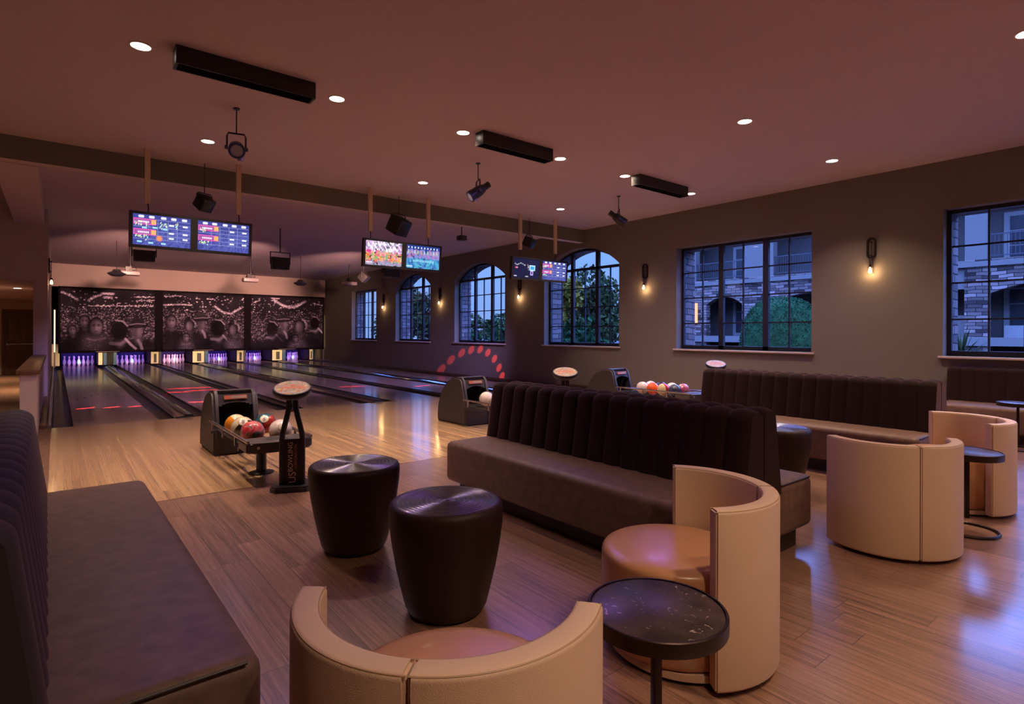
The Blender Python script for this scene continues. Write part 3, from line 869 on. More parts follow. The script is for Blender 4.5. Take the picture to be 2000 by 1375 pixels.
for (a, b), lab, pic in zip(MX, ML, pics):
    t = thing('crowd_mural', lab, 'mural', ((a + b) / 2, YB, 0.58), 0, 'crowd murals over the pins')
    w = b - a; H = 2.47
    bm = NB(); box(bm, -w / 2, w / 2, 0.004, 0.05, 0.0, H); obj('backing_board', bm, M_dark, t)
    bm = NB()
    box(bm, -w / 2, -w / 2 + 0.06, -0.03, 0.03, 0, H); box(bm, w / 2 - 0.06, w / 2, -0.03, 0.03, 0, H); box(bm, -w / 2, w / 2, -0.03, 0.03, H - 0.08, H); box(bm, -w / 2, w / 2, -0.03, 0.05, 0, 0.09)
    obj('frame', bm, M_matte, t)
    picture_mesh('printed_picture', pic, w - 0.11, H - 0.16, M_mural, t, Matrix.Translation((0, 0, 0.085)))
    bm = NB(); box(bm, -0.42, 0.32, -0.034, -0.030, 0.03, 0.052); obj('name_strip', bm, M_decal2, t)
# columns between murals
for x, lab in ((3.22, 'dark upright between the left and middle murals'), (6.54, 'dark upright between the middle and right murals')):
    bm = NB(); box(bm, -0.078, 0.078, -0.02, 0.05, 0.0, 2.47, 0.006)
    o = obj('mural_upright', bm, M_matte, None); o.location = (x, YB + 0.0, 0.58); tag(o, lab, 'upright')

# posts at the end of the lanes
POSTL = ['cream and blue post between the first and second pin decks', 'white post between the second and third pin decks', 'yellow lit post between the third and fourth pin decks',
         'cream post between the fourth and fifth pin decks', 'cream post with green edge between the fifth and sixth pin decks', 'cream post right of the sixth pin deck', 'slim cream post left of the first pin deck']
spans = [(LANEX[k] + LW + 0.06, LANEX[k + 1] - 0.06) for k in range(5)] + [(LANEX[5] + LW + 0.03, XR - 0.10), (-0.12, LANEX[0] - 0.09)]
for k, (a, b) in enumerate(spans):
    t = thing('lane_end_post', POSTL[k], 'post', ((a + b) / 2, 27.9, 0), 0, 'posts between the pin decks')
    w = b - a
    bm = NB(); box(bm, -w / 2, w / 2, 0.02, 1.75, 0.05, 0.9); obj('kickback_body', bm, M_dark, t)
    if k == 0: parts = [(-0.5, -0.28, M_post_c), (-0.22, -0.05, M_post_b), (0.0, 0.28, M_dark), (0.33, 0.5, M_post_b)]
    elif k == 6: parts = [(-0.5, 0.5, M_post_c)]
    else: parts = [(-0.5, 0.24, M_post_c), (0.28, 0.5, M_post_b if k in (2, 4, 5) else M_tray)]
    for a_, b_, m_ in parts:
        bm = NB(); box(bm, w * a_, w * b_, 0.0, 0.02, 0.052, 0.9); obj('front_panel', bm, m_, t)
    if k not in (0, 6):
        bm = NB(); box(bm, -w * 0.22, w * 0.05, -0.006, 0.0, 0.1, 0.46); obj('access_plate', bm, M_tray, t)
for i, x in enumerate(LANEX):
    bm = NB(); box(bm, -LW / 2 - 0.03, LW / 2 + 0.03, -0.01, 0.01, -0.1, 0.95)
    o = obj('pit_curtain', bm, pit_mat if i else globals().setdefault('pit_mat', pmat('blue_lit_pit_cloth', (0.03, 0.03, 0.14), 0.8)), None, 0)  # blue glow around the pins is put into the cloth colour
    o.location = (x + LW / 2, YD + 0.02, 0); tag(o, 'dark curtain behind the pins of the ' + SHORT[i], 'curtain', 'pit curtains')
    # ultraviolet tube over each pin deck
    t = thing('blacklight_tube', 'violet tube above the pins of the ' + SHORT[i], 'tube light', (x + LW / 2, 28.25, 0.80), 0, 'violet tubes above the pins')
    bm = NB(); cyl(bm, (-0.45, 0, 0), (0.45, 0, 0), 0.013, seg=10); obj('tube', bm, M_uv, t)
    bm = NB(); box(bm, -LW / 2 - 0.0605, LW / 2 + (0.0605 if i < 5 else 0.0305), -0.03, 0.03, 0.02, 0.06); obj('tube_holder', bm, M_black, t)
    lamp('tube_glow', 'AREA', (x + LW / 2, 28.25, 0.785), 16.0 if i != 2 else 8.0, (0.30, 0.10, 1.0), t, shape='RECTANGLE', size=0.9, size_y=0.05, aim=(x + LW / 2, 29.1, 0.1), spread=R(150))
    if i == 2: lamp('pink_glow', 'AREA', (x + LW / 2 - 0.2, 28.25, 0.785), 9.0, (1.0, 0.42, 0.42), t, shape='RECTANGLE', size=0.5, size_y=0.05, aim=(x + LW / 2 - 0.3, 29.1, 0.1), spread=R(120))
    lamp('head_pin_glow', 'SPOT', (x + LW / 2, 27.6, 0.78), 230.0 if i != 2 else 90.0, (0.03, 0.42, 1.0), t, spot_size=R(9), spot_blend=0.5, shadow_soft_size=0.01, aim=(x + LW / 2, YF + 18.288, 0.16))
# warm strips behind the bottom edge of the murals
for (a, b), lab in zip(MX, ('left', 'middle', 'right')):
    t = thing('strip_light', 'warm strip light under the %s crowd mural' % lab, 'strip light', ((a + b) / 2, YB + 0.60, 0.597), 0, 'strip lights under the murals')
    bm = NB(); cyl(bm, (-(b - a) / 2 + 0.1, 0, 0), ((b - a) / 2 - 0.1, 0, 0), 0.018, seg=10); obj('tube', bm, M_strip, t)
    bm = NB(); box(bm, -(b - a) / 2, (b - a) / 2, -0.548, 0.05, 0.024, 0.05); obj('tube_holder', bm, M_dark, t)
    lamp('strip_glow', 'AREA', ((a + b) / 2, YB + 0.60, 0.572), 16.0, (1.0, 0.72, 0.38), t, shape='RECTANGLE', size=b - a - 0.2, size_y=0.05, aim=((a + b) / 2, YB + 1.5, 0.05), spread=R(130))
for x, lab in ((-0.035, 'upright warm tube light at the left edge of the murals'), (9.965, 'upright warm tube light in the corner right of the murals')):
    t = thing('tube_light', lab, 'tube light', (x, YB + 0.10, 0.62), 0)
    bm = NB(); cyl(bm, (0, 0, 0), (0, 0, 1.55), 0.02 if x < 1 else 0.012, seg=10); obj('tube', bm, M_strip, t)
    bm = NB(); box(bm, -0.022, 0.022, 0.022, 0.05, -0.545 if x > 1 else -0.57, 1.57); obj('tube_holder', bm, M_white, t)
# ------------------------------------------------------------------ benches
def back_bm(n, pitch, side, xb, xt, xr, z0, z1, bulge=0.020):
    """one channel tufted back; side=-1 faces -X. xb/xt front face at bottom/top, xr rear plane"""
    bm = NB()
    prof = []
    r = 0.055
    for k in range(10):
        u = k / 9; z = z0 + (z1 - r - z0) * u
        prof.append((xb + (xt - xb) * u, z, side, 0.0, 1.0))
    zc = z1 - r
    halfw = abs(xr - xt)
    for k in range(1, 12):
        a = PI * k / 12
        cx = xt - side * (halfw / 2)
        prof.append((cx + side * halfw / 2 * math.cos(a), zc + r * math.sin(a), side * math.cos(a), math.sin(a), 1.0 - 0.35 * k / 12))
    prof.append((xr, zc, -side, 0, 0.5)); prof.append((xr, z0, -side, 0, 0.0))
    ns = 10
    rows = []
    for k in range(n):
        for s in range(ns + (1 if k == n - 1 else 0)):
            v = s / ns
            b = bulge * (1 - abs(2 * v - 1) ** 2.6) - bulge * 0.55
            y = (k + v) * pitch
            rows.append([bm.verts.new(Vector((x + nx * b * am, y, z + nz * b * am))) for x, z, nx, nz, am in prof])
    m = len(prof)
    for i in range(len(rows) - 1):
        for j in range(m - 1):
            bm.faces.new((rows[i][j], rows[i + 1][j], rows[i + 1][j + 1], rows[i][j + 1]))
        bm.faces.new((rows[i][m - 1], rows[i + 1][m - 1], rows[i + 1][0], rows[i][0]))
    bm.faces.new(rows[0]); bm.faces.new(rows[-1][::-1])
    return bm

def seat_bm(x0, x1, y0, y1, z0, z1, r=0.05, crown=0.012):
    bm = NB()
    box(bm, x0, x1, y0, y1, z0, z1, r, 5)
    return bm

def double_bench(label, cx, y0, n, pitch, vel):
    L = n * pitch
    t = thing('channel_back_bench', label, 'bench', (cx, y0, 0), 0)
    bm = NB(); box(bm, -0.53, 0.53, 0.06, L - 0.06, 0.0, 0.125); obj('plinth', bm, M_plinth, t)
    for s in (-1, 1):
        a, b = sorted((s * 0.645, s * 0.03))
        obj('seat', seat_bm(a, b, 0, L, 0.12, 0.455), M_seat, t)
        obj('backrest', back_bm(n, pitch, s, s * 0.225, s * 0.150, s * 0.004, 0.40, 0.925), vel, t)
        bm = NB(); tube(bm, [(s * 0.60, 0.006, 0.444), (s * 0.22, 0.006, 0.444)], 0.005, 6); obj('piping', bm, M_plinth, t)
    return t
double_bench('long double-sided bench with fluted dark backs in the middle of the lounge', 3.225, 1.66, 16, 0.1535, M_velvet)
double_bench('long double-sided fluted bench behind the two cream chairs at right', 6.55, 1.645, 16, 0.1535, M_velvet)
# left bench, facing right
t = thing('channel_back_bench', 'fluted charcoal bench at the left edge of the picture', 'bench', (0.0, 1.69, 0), R(0.6))
L = 16 * 0.158
bm = NB(); box(bm, -0.16, 0.36, 0.06, L - 0.06, 0.0, 0.125); obj('plinth', bm, M_plinth, t)
obj('seat', seat_bm(-0.2, 0.465, 0, L, 0.12, 0.455, 0.05), M_seat, t)
obj('backrest', back_bm(16, 0.158, 1, 0.025, -0.075, -0.24, 0.14, 0.935), M_velvet_l, t)
bm = NB(); tube(bm, [(0.42, 0.004, 0.447), (0.03, 0.004, 0.447)], 0.005, 6); obj('piping', bm, M_plinth, t)
# bench against the window wall
t = thing('channel_back_bench', 'fluted wall bench under the window at the right edge', 'bench', (9.83, -0.52, 0), 0)
L = 18 * 0.1625
bm = NB(); box(bm, -0.5, 0.15, 0.06, L - 0.06, 0.0, 0.125); obj('plinth', bm, M_plinth, t)
obj('seat', seat_bm(-0.60, 0.0, 0, L, 0.12, 0.455), M_seat, t)
obj('backrest', back_bm(18, 0.1625, -1, -0.06, 0.0, 0.145, 0.40, 0.915), M_velvet, t)

# ------------------------------------------------------------------ tub chairs
RO, RI = 0.395, 0.325
def shell_half(a0, a1, z0=0.022, z1=0.705, n=26, b=0.014):
    bm = NB()
    sec = []
    for (cx, cz, s0) in ((RO - b, z1 - b, 0), (RI + b, z1 - b, 90), (RI + b, z0 + b, 180), (RO - b, z0 + b, 270)):
        for k in range(4):
            a = R(s0 + 30 * k); sec.append((cx + b * math.cos(a), cz + b * math.sin(a)))
    rings = []
    angs = [a0 + (a1 - a0) * i / n for i in range(n + 1)]
    for i, a in enumerate(angs):
        rings.append([bm.verts.new(Vector((r * math.cos(R(a)), r * math.sin(R(a)), z))) for r, z in sec])
    m = len(sec)
    for i in range(n):
        for j in range(m):
            bm.faces.new((rings[i][j], rings[i][(j + 1) % m], rings[i + 1][(j + 1) % m], rings[i + 1][j]))
    f0 = bm.faces.new(rings[0][::-1]); f1 = bm.faces.new(rings[-1])
    es = list(f0.edges) + list(f1.edges)
    bmesh.ops.bevel(bm, geom=es, offset=0.007, segments=2, affect='EDGES')
    return bm
def make_chair(label, x, y, face_deg):
    t = thing('tub_chair', label, 'chair', (x, y, 0), R(face_deg), 'cream tub chairs')
    H = 84
    for a0, a1 in ((180 - H, 179.65), (180.35, 180 + H)):
        sh = obj('back_shell', shell_half(a0, a1), M_cream, t)
        bm = NB()
        for rr in (RO - 0.006, RI + 0.006):
            tube(bm, [(rr * math.cos(R(a0 + (a1 - a0) * k / 24)), rr * math.sin(R(a0 + (a1 - a0) * k / 24)), 0.7005) for k in range(25)], 0.0028, 6)
        obj('piping', bm, M_pipe, sh)
    bm = NB()
    RS = 0.327
    pr = [(0, 0.05), (RS - 0.015, 0.05), (RS, 0.07), (RS, 0.400), (RS - 0.003, 0.412), (RS - 0.011, 0.423), (RS - 0.026, 0.430), (RS - 0.06, 0.434), (RS * 0.5, 0.438), (0, 0.439)]
    # the seat drum stands inside the shell, pushed a little to the front
    pr2 = [(r if r < RI - 0.004 else r, z) for r, z in pr]
    lathe(bm, [(r * 0.975, z) for r, z in pr2], 56, (0.03, 0, 0)); obj('seat_cushion', bm, M_tan, t)
    bm = NB(); lathe(bm, [(0, 0.012), (0.310, 0.012), (0.318, 0.018), (0.318, 0.046), (0, 0.049)], 48); obj('base_ring', bm, M_cream, t)
    bm = NB(); lathe(bm, [(0, 0.0), (0.30, 0.0), (0.30, 0.0115), (0, 0.0118)], 40); obj('swivel_plinth', bm, M_black, t)
    return t
c0 = make_chair('cream tub chair nearest the camera, seen from behind', 0.811, 1.261, 44.5)
dup(c0, (2.16, 1.487, 0), R(137.0), 'cream tub chair with tan seat beside the marble table, open to the left')
dup(c0, (4.28, 1.367, 0), R(42.5), 'cream tub chair with its back turned, right of the middle bench')
dup(c0, (5.635, 1.345, 0), R(134.0), 'cream tub chair furthest right, behind the small round table')

# ------------------------------------------------------------------ drum tables
def drum_table(label, x, y):
    t = thing('drum_table', label, 'table', (x, y, 0), 0, 'dark drum tables')
    bm = NB()
    pr = [(0, 0.0), (0.160, 0.0), (0.185, 0.012), (0.203, 0.045), (0.222, 0.12), (0.245, 0.22), (0.265, 0.33), (0.279, 0.43), (0.283, 0.485), (0.281, 0.515), (0.274, 0.532), (0.262, 0.540), (0.258, 0.5385), (0.25, 0.537), (0, 0.537)]
    lathe(bm, pr, 72); obj('drum_body', bm, M_drum, t, 50)
    bm = NB()
    pr = [(0.0, 0.5372)]
    n = 11
    for k in range(n):
        r0 = 0.254 * (k + 0.15) / n; r1 = 0.254 * (k + 0.5) / n; r2 = 0.254 * (k + 0.85) / n
        pr += [(r0, 0.5376), (0.6 * r0 + 0.4 * r1, 0.5412), (r1, 0.5430), (0.4 * r1 + 0.6 * r2, 0.5412), (r2, 0.5376)]
    pr += [(0.2555, 0.5372)]
    lathe(bm, pr, 72); obj('ringed_top', bm, M_drumtop, t, 80)
    return t
d0 = drum_table('dark drum table with ringed top nearest the camera', 1.518, 2.406)
dup(d0, (1.488, 3.449, 0), None, 'dark drum table beside the bowling console, left of the nearer drum')
dup(d0, (5.02, 2.47, 0), None, 'dark drum table half hidden behind the middle bench')

# ------------------------------------------------------------------ side tables
def side_table(label, x, y, rz):
    t = thing('side_table', label, 'table', (x, y, 0), rz, 'round marble side tables')
    bm = NB(); lathe(bm, [(0, 0.546), (0.190, 0.546), (0.193, 0.556), (0.188, 0.559), (0, 0.559)], 56); obj('marble_top', bm, M_marble, t)
    bm = NB()
    lathe(bm, [(0.1945, 0.517), (0.202, 0.517), (0.203, 0.520), (0.203, 0.558), (0.200, 0.561), (0.1945, 0.561), (0.1945, 0.517)], 64)
    bmesh.ops.remove_doubles(bm, verts=bm.verts, dist=1e-5)
    obj('metal_rim', bm, M_bronze, t)
    bm = NB(); lathe(bm, [(0, 0.530), (0.1935, 0.530), (0.1935, 0.546), (0, 0.5455)], 40); obj('top_support', bm, M_bronze, t)
    bm = NB(); box(bm, -0.0125, 0.0125, -0.0125, 0.0125, 0.09, 0.531, 0.002); obj('stem', bm, M_bronze, t)
    bm = NB(); box(bm, -0.0125, 0.187, -0.011, 0.011, 0.09, 0.11, 0.002); box(bm, 0.167, 0.187, -0.011, 0.011, 0.012, 0.092, 0.002); obj('foot_arm', bm, M_bronze, t)
    bm = NB(); tube(bm, [(0.178 * math.cos(2 * PI * k / 48), 0.178 * math.sin(2 * PI * k / 48), 0.010) for k in range(48)], 0.0098, 8, closed=True); obj('base_ring', bm, M_bronze, t)
    return t
s0 = side_table('round marble side table between the two nearest cream chairs', 1.391, 1.043, R(70))
dup(s0, (4.962, 1.10, 0), R(38), 'round side table with ring foot between the two right cream chairs')
dup(s0, (8.97, 1.50, 0), R(90), 'small round side table in front of the wall bench')

# ------------------------------------------------------------------ ball returns
def ball_return(label, x, y):
    """origin: floor below the middle of the hood front; rack runs towards -Y"""
    t = thing('ball_return', label, 'ball return', (x, y, 0), 0, 'black ball returns')
    w = 0.24
    side = [(0.0, 0.0), (0.0, 0.30), (0.10, 0.66), (0.15, 0.705), (0.24, 0.71)]
    for k in range(1, 13):
        a = PI / 2 * k / 12
        side.append((0.24 + 0.56 * math.sin(a), 0.10 + 0.61 * math.cos(a)))
    side += [(0.80, 0.0)]
    inner = [(0.03, 0.02), (0.03, 0.30), (0.125, 0.64), (0.165, 0.675), (0.24, 0.68)]
    bm = NB()
    prism(bm, side, 'x', -w, -w + 0.06); prism(bm, side, 'x', w - 0.06, w)
    roof = side[3:]
    for i in range(len(roof) - 2):
        p, q = roof[i], roof[i + 1]
        c = (0.3, 0.2)
        pi_ = (p[0] + (c[0] - p[0]) * 0.07, p[1] + (c[1] - p[1]) * 0.07); qi = (q[0] + (c[0] - q[0]) * 0.07, q[1] + (c[1] - q[1]) * 0.07)
        prism(bm, [p, q, qi, pi_], 'x', -w + 0.06, w - 0.06)
    box(bm, -w + 0.06, w - 0.06, 0.76, 0.80, 0.0, 0.12)
    bmesh.ops.bevel(bm, geom=[e for e in bm.edges if abs(abs((e.verts[0].co.x + e.verts[1].co.x) / 2) - w) < 1e-4 and abs(e.verts[0].co.x - e.verts[1].co.x) < 1e-4], offset=0.028, segments=3, affect='EDGES')
    obj('hood', bm, M_hood, t, 45)
    # front plate with the arched mouth: built from strips
    bm = NB()
    def yf(z): return 0.0 if z <= 0.30 else 0.10 * (z - 0.30) / 0.36
    hw = w - 0.06
    def strip(xa, xb, za, zb):
        vs = []
        for yy in (0.012, 0.04):
            for (xx, zz) in ((xa, za), (xb, za), (xb, zb), (xa, zb)): vs.append(bm.verts.new(Vector((xx, yf(zz) + yy, zz))))
        for q in ((0, 1, 2, 3), (7, 6, 5, 4), (0, 4, 5, 1), (1, 5, 6, 2), (2, 6, 7, 3), (3, 7, 4, 0)): bm.faces.new([vs[i] for i in q])
    strip(-hw, hw, 0.01, 0.31)
    obj('front_plate', bm, M_hood, t, 30)
    bm = NB()
    n = 10
    for k in range(n):
        xa, xb = -hw + 2 * hw * k / n, -hw + 2 * hw * (k + 1) / n
        zm = 0.575 - 0.045 * abs((xa + xb) / 2 / hw) ** 2.4
        strip(xa, xb, zm, 0.665)
    obj('mouth_arch', bm, M_hood, t, 30)
    bm = NB(); box(bm, -hw, hw, 0.33, 0.35, 0.28, 0.66); box(bm, -hw, hw, 0.06, 0.34, 0.28, 0.295); obj('ball_mouth', bm, M_dark, t)
    bm = NB()
    A = Matrix.Translation((0, 0.086, 0.634)) @ Matrix.Rotation(-math.atan2(0.10, 0.36), 4, 'X')
    box(bm, -0.12, 0.12, -0.001, 0.004, -0.022, 0.022, M=A); dl_ = obj('decal', bm, M_decal, t)
    bm = NB(); box(bm, -0.05, 0.11, -0.003, -0.001, -0.014, 0.014, M=A); obj('decal_text_strip', bm, M_decal2, dl_)
    # rack
    bm = NB()
    for s in (-1, 1):
        pass
    box(bm, -0.29, -0.265, -1.58, 0.0, 0.385, 0.410, 0.006); o = obj('side_rail', bm, M_chrome, t)
    bm = NB(); box(bm, 0.265, 0.29, -1.58, 0.0, 0.385, 0.410, 0.006); obj('side_rail', bm, M_chrome, t)
    for s in (-1, 1):
        for yy in (-0.12, -0.62, -1.12):
            bm = NB(); box(bm, s * 0.277 - 0.008, s * 0.277 + 0.008, yy - 0.012, yy + 0.012, 0.30, 0.386); obj('rail_bracket', bm, M_chrome, t)
    bm = NB()
    for xx in (-0.20, -0.07, 0.07, 0.20): box(bm, xx - 0.014, xx + 0.014, -1.26, 0.04, 0.285, 0.300, 0.004)
    box(bm, -0.285, 0.285, -1.29, -1.22, 0.27, 0.30); box(bm, -0.285, 0.285, -0.08, -0.01, 0.27, 0.30)
    obj('ball_tray', bm, M_black, t)
    # rounded end table with a hand dryer hollow
    bm = NB()
    pts = [(-0.29, -1.29), (-0.29, -1.56)]
    for k in range(0, 13):
        u = -1 + 2 * k / 12
        pts.append((0.29 * u, -1.56 - 0.075 * (1 - u * u)))
    pts += [(0.29, -1.29)]
    pl = []
    for p in pts:
        if not pl or (Vector(p) - Vector(pl[-1])).length > 1e-4: pl.append(p)
    prism(bm, pl, 'z', 0.295, 0.385)
    bmesh.ops.bevel(bm, geom=[e for e in bm.edges if abs(e.verts[0].co.z - e.verts[1].co.z) < 1e-4], offset=0.012, segments=2, affect='EDGES')
    obj('end_table', bm, M_tray, t)
    bm = NB(); lathe(bm, [(0, 0.3852), (0.085, 0.3856), (0.095, 0.3885), (0.1, 0.3856)], 32, (0.0, -1.46, 0)); obj('dryer_ring', bm, M_black, t)
    bm = NB(); cyl(bm, (-0.2, -1.615, 0.345), (-0.2, -1.58, 0.345), 0.014); obj('reset_button', bm, M_chrome, t)
    bm = NB(); cyl(bm, (-0.03, -1.07, 0.02), (-0.03, -1.07, 0.29), 0.047, seg=24); obj('support_post', bm, M_blackm, t)
    bm = NB(); lathe(bm, [(0, 0.0), (0.115, 0.0), (0.115, 0.010), (0.06, 0.018), (0, 0.02)], 32, (-0.03, -1.07, 0)); obj('floor_flange', bm, M_blackm, t)
    return t
BX = [1.60, 4.915, 8.25]
r0 = ball_return('black ball return with five bright balls on the left approach', BX[0], 6.93)
dup(r0, (BX[1], 6.90, 0), None, 'black ball return behind the far end of the middle bench')
dup(r0, (BX[2], 6.90, 0), None, 'black ball return loaded with balls near the window wall')

BR = 0.1085
def make_ball(label, x, y, z, mat, num=None, nd=(0, -1, 0.6), rot=(0, 0, 0)):
    bm = NB(); sphere(bm, (0, 0, 0), BR, 36, 24)
    o = obj('bowling_ball', bm, mat, None, 180)
    o.location = (x, y, z); o.rotation_euler = rot
    tag(o, label, 'bowling ball', 'bowling balls on the returns')
    if num:
        d = Vector(nd).normalized()
        q = d.to_track_quat('Z', 'Y').to_matrix().to_4x4()
        bm = NB()
        rr = BR + 0.0008
        pr = [(rr * math.sin(R(a)), rr * math.cos(R(a))) for a in (24, 20, 16, 12, 8, 4)] + [(0, rr)]
        lathe(bm, pr, 28, M=q)
        # open lower edge: keep only the cap
        sp = obj('number_spot', bm, M_spot, o, 180)
        text_mesh('numeral', num, 0.058, M_num, sp, q @ Matrix.Translation((0, 0, BR + 0.0012)) @ Matrix.Rotation(PI, 4, 'Z'))
    return o
B_orange = ball_mat('orange_ball', (0.80, 0.27, 0.015), (0.70, 0.60, 0.36), mode='half', axis=(0.5, -0.2, 0.85), width=0.055)
B_cream = ball_mat('cream_black_ball', (0.72, 0.62, 0.40), (0.03, 0.025, 0.02), mode='half', axis=(0.35, -0.75, -0.55), width=0.02)
B_red = ball_mat('red_marble_ball', (0.50, 0.03, 0.04), (0.12, 0.13, 0.10), (0.62, 0.16, 0.17))
B_teal = ball_mat('teal_red_ball', (0.025, 0.10, 0.13), (0.42, 0.035, 0.02), mode='half', axis=(0.75, -0.55, -0.5), width=0.01)
B_white = ball_mat('white_ball', (0.70, 0.62, 0.52), (0.55, 0.48, 0.44))
B_or2 = ball_mat('plain_orange_ball', (0.75, 0.10, 0.015), (0.65, 0.07, 0.01))
B_navy = ball_mat('navy_ball', (0.02, 0.025, 0.06), (0.05, 0.05, 0.10))
B_wn = ball_mat('white_navy_ball', (0.02, 0.02, 0.06), (0.70, 0.62, 0.55), mode='half', axis=(-0.8, -0.3, 0.3), width=-0.01)
B_ry = ball_mat('red_yellow_ball', (0.62, 0.52, 0.25), (0.50, 0.03, 0.05), mode='half', axis=(0.8, -0.4, 0.1), width=-0.01)
B_mag = ball_mat('magenta_ball', (0.35, 0.05, 0.13), (0.50, 0.20, 0.25))
BZ = 0.300 + BR
x, y = BX[0], 6.93
cd = Vector((0, 0, 1.37)) - Vector((x, y - 0.5, BZ))
make_ball('orange and cream bowling ball at the mouth of the left return', x - 0.135, y - 0.52, BZ, B_orange)
make_ball('cream and black numbered ball next to the orange ball', x - 0.125, y - 0.745, BZ, B_cream, '8', (-0.12, -0.72, 0.62))
make_ball('red marbled bowling ball at the front of the left rack', x - 0.120, y - 1.10, BZ, B_red)
make_ball('teal and red ball marked 9 on the left rack', x + 0.130, y - 0.62, BZ, B_teal, '9', (-0.30, -0.72, 0.55))
make_ball('cream ball with a ringed emblem behind the console legs', x + 0.125, y - 1.155, BZ, B_white, '4', (-0.05, -0.85, 0.42))
make_ball('pale marbled ball alone on the middle ball return', BX[1] - 0.02, 6.90 - 0.22, BZ, B_white)
x, y = BX[2], 6.90
for lab, dx, yy, mt in (('white and navy ball at the left end of the far rack', -0.115, 6.415, B_wn), ('bright orange ball on the far rack', -0.115, 6.19, B_or2), ('navy ball behind the orange ball on the far rack', 0.125, 6.19, B_navy),
                        ('red and yellow ball right of the orange one on the far rack', -0.115, 5.965, B_ry), ('dark navy ball in the middle of the far rack', -0.115, 5.74, B_navy),
                        ('white ball at the back right of the far rack', 0.125, 5.965, B_white), ('half white half navy ball towards the right of the far rack', 0.125, 6.42, B_wn), ('magenta ball at the right end of the far rack', 0.125, 5.74, B_mag)):
    make_ball(lab, x + dx, yy, BZ, mt)

# ------------------------------------------------------------------ consoles
def print_canvas():
    c = canvas(72, 72, 0.55); c[:] = (0.50, 0.46, 0.40)
    r = np.random.default_rng(4)
    for k in range(150):
        col = [(0.75, 0.18, 0.07), (0.12, 0.32, 0.14), (0.82, 0.62, 0.12), (0.80, 0.36, 0.22), (0.62, 0.10, 0.06), (0.70, 0.66, 0.58)][r.integers(0, 6)]
        blob(c, r.random() * 72, r.random() * 72, 1 + 3.2 * r.random(), 1 + 2.2 * r.random(), col, r.random() * 3, op=0.8)
    for k in range(26): blob(c, 14 + k * 1.8, 36 + 3 * math.sin(k), 1.6, 4.5, (0.82, 0.24, 0.12), 0.3, op=0.85)
    for k in range(16): blob(c, 20 + k * 2.2, 24 + 2 * math.sin(k * 2), 1.3, 3.2, (0.75, 0.30, 0.18), -0.2, op=0.8)
    blob(c, 10, 44, 3.5, 3.5, (0.95, 0.75, 0.2), soft=0.8); blob(c, 60, 30, 3, 3, (0.9, 0.7, 0.25), soft=0.8)
    rect(c, 12, 56, 60, 62, (0.60, 0.56, 0.52))
    return c * 0.62
def console(label, x, y, rz):
    t = thing('bowling_console', label, 'console', (x, y, 0), rz, 'black scoring consoles')
    bm = NB()
    oc = [(0.175 * (1.05 if 0 else 1) * sx, sy) for sx, sy in ((-1, -0.06), (-0.72, -0.12), (0.72, -0.12), (1, -0.06), (1, 0.06), (0.72, 0.12), (-0.72, 0.12), (-1, 0.06))]
    prism(bm, oc, 'z', 0.0, 0.045)
    bmesh.ops.bevel(bm, geom=[e for e in bm.edges if min(e.verts[0].co.z, e.verts[1].co.z) > 0.04], offset=0.012, segments=2, affect='EDGES')
    obj('floor_base', bm, M_black, t)
    for s in (-1, 1):
        bm = NB(); tube(bm, [(s * 0.085, 0, 0.04), (s * 0.085, 0, 0.30), (s * 0.085, 0, 0.43), (s * 0.078, 0, 0.49), (s * 0.062, 0, 0.56), (s * 0.042, 0, 0.64), (s * 0.030, 0, 0.70), (s * 0.026, 0, 0.78), (s * 0.026, 0, 0.83)], 0.0235, 14)
        obj('curved_leg', bm, M_blackm, t)
    bm = NB(); box(bm, -0.065, 0.065, -0.012, 0.012, 0.045, 0.44, 0.004); pn = obj('sign_panel', bm, M_black, t)
    Rm = Matrix.Rotation(PI / 2, 4, 'X')
    def on_panel(px, pz): return Matrix.Translation((px, -0.0135, pz)) @ Rm @ Matrix.Rotation(PI / 2, 4, 'Z')
    text_mesh('sign_lettering', 'BOWLING', 0.056, M_ltxt, pn, on_panel(-0.012, 0.285))
    text_mesh('sign_lettering', 'CORPORATION', 0.030, M_rtxt, pn, on_panel(0.030, 0.285))
    text_mesh('sign_emblem', 'US', 0.085, M_ltxt, pn, on_panel(0.004, 0.105))
    A = Matrix.Translation((0, -0.005, 0.862)) @ Matrix.Rotation(R(19), 4, 'X')
    bm = NB(); lathe(bm, [(0, -0.034), (0.12, -0.034), (0.152, -0.022), (0.160, -0.008), (0.160, 0.020), (0.153, 0.030), (0.146, 0.030), (0, 0.028)], 48, M=A); hd = obj('round_head', bm, M_black, t)
    # printed face
    c = print_canvas(); n = 40
    bm = NB()
    me = bpy.data.meshes.new('printed_face')
    vs, fs, cols = [], [], []
    nr, na = 24, 56
    for i in range(nr + 1):
        for k in range(na):
            r_ = 0.144 * i / nr; a = 2 * PI * k / na
            p = A @ Vector((r_ * math.cos(a), r_ * math.sin(a), 0.0312)); vs.append(p)
            u = int(35.5 + 34 * (i / nr) * math.cos(a)); v = int(35.5 - 34 * (i / nr) * math.sin(a)); cols.append([*c[v, u], 1.0])
    for i in range(nr):
        for k in range(na):
            l = (k + 1) % na; fs.append((i * na + k, (i + 1) * na + k, (i + 1) * na + l, i * na + l))
    bm.free()
    me.from_pydata([tuple(v) for v in vs], [], fs)
    at = me.color_attributes.new('picture', 'FLOAT_COLOR', 'POINT'); at.data.foreach_set('color', np.array(cols, np.float32).ravel())
    me.materials.append(M_print)
    o = bpy.data.objects.new('printed_face', me); C.objects.link(o); o.parent = hd
    bm = NB(); cyl(bm, (0, -0.03, 0.69), (0, -0.012, 0.69), 0.012); obj('key_lock', bm, M_chrome, t)
    return t
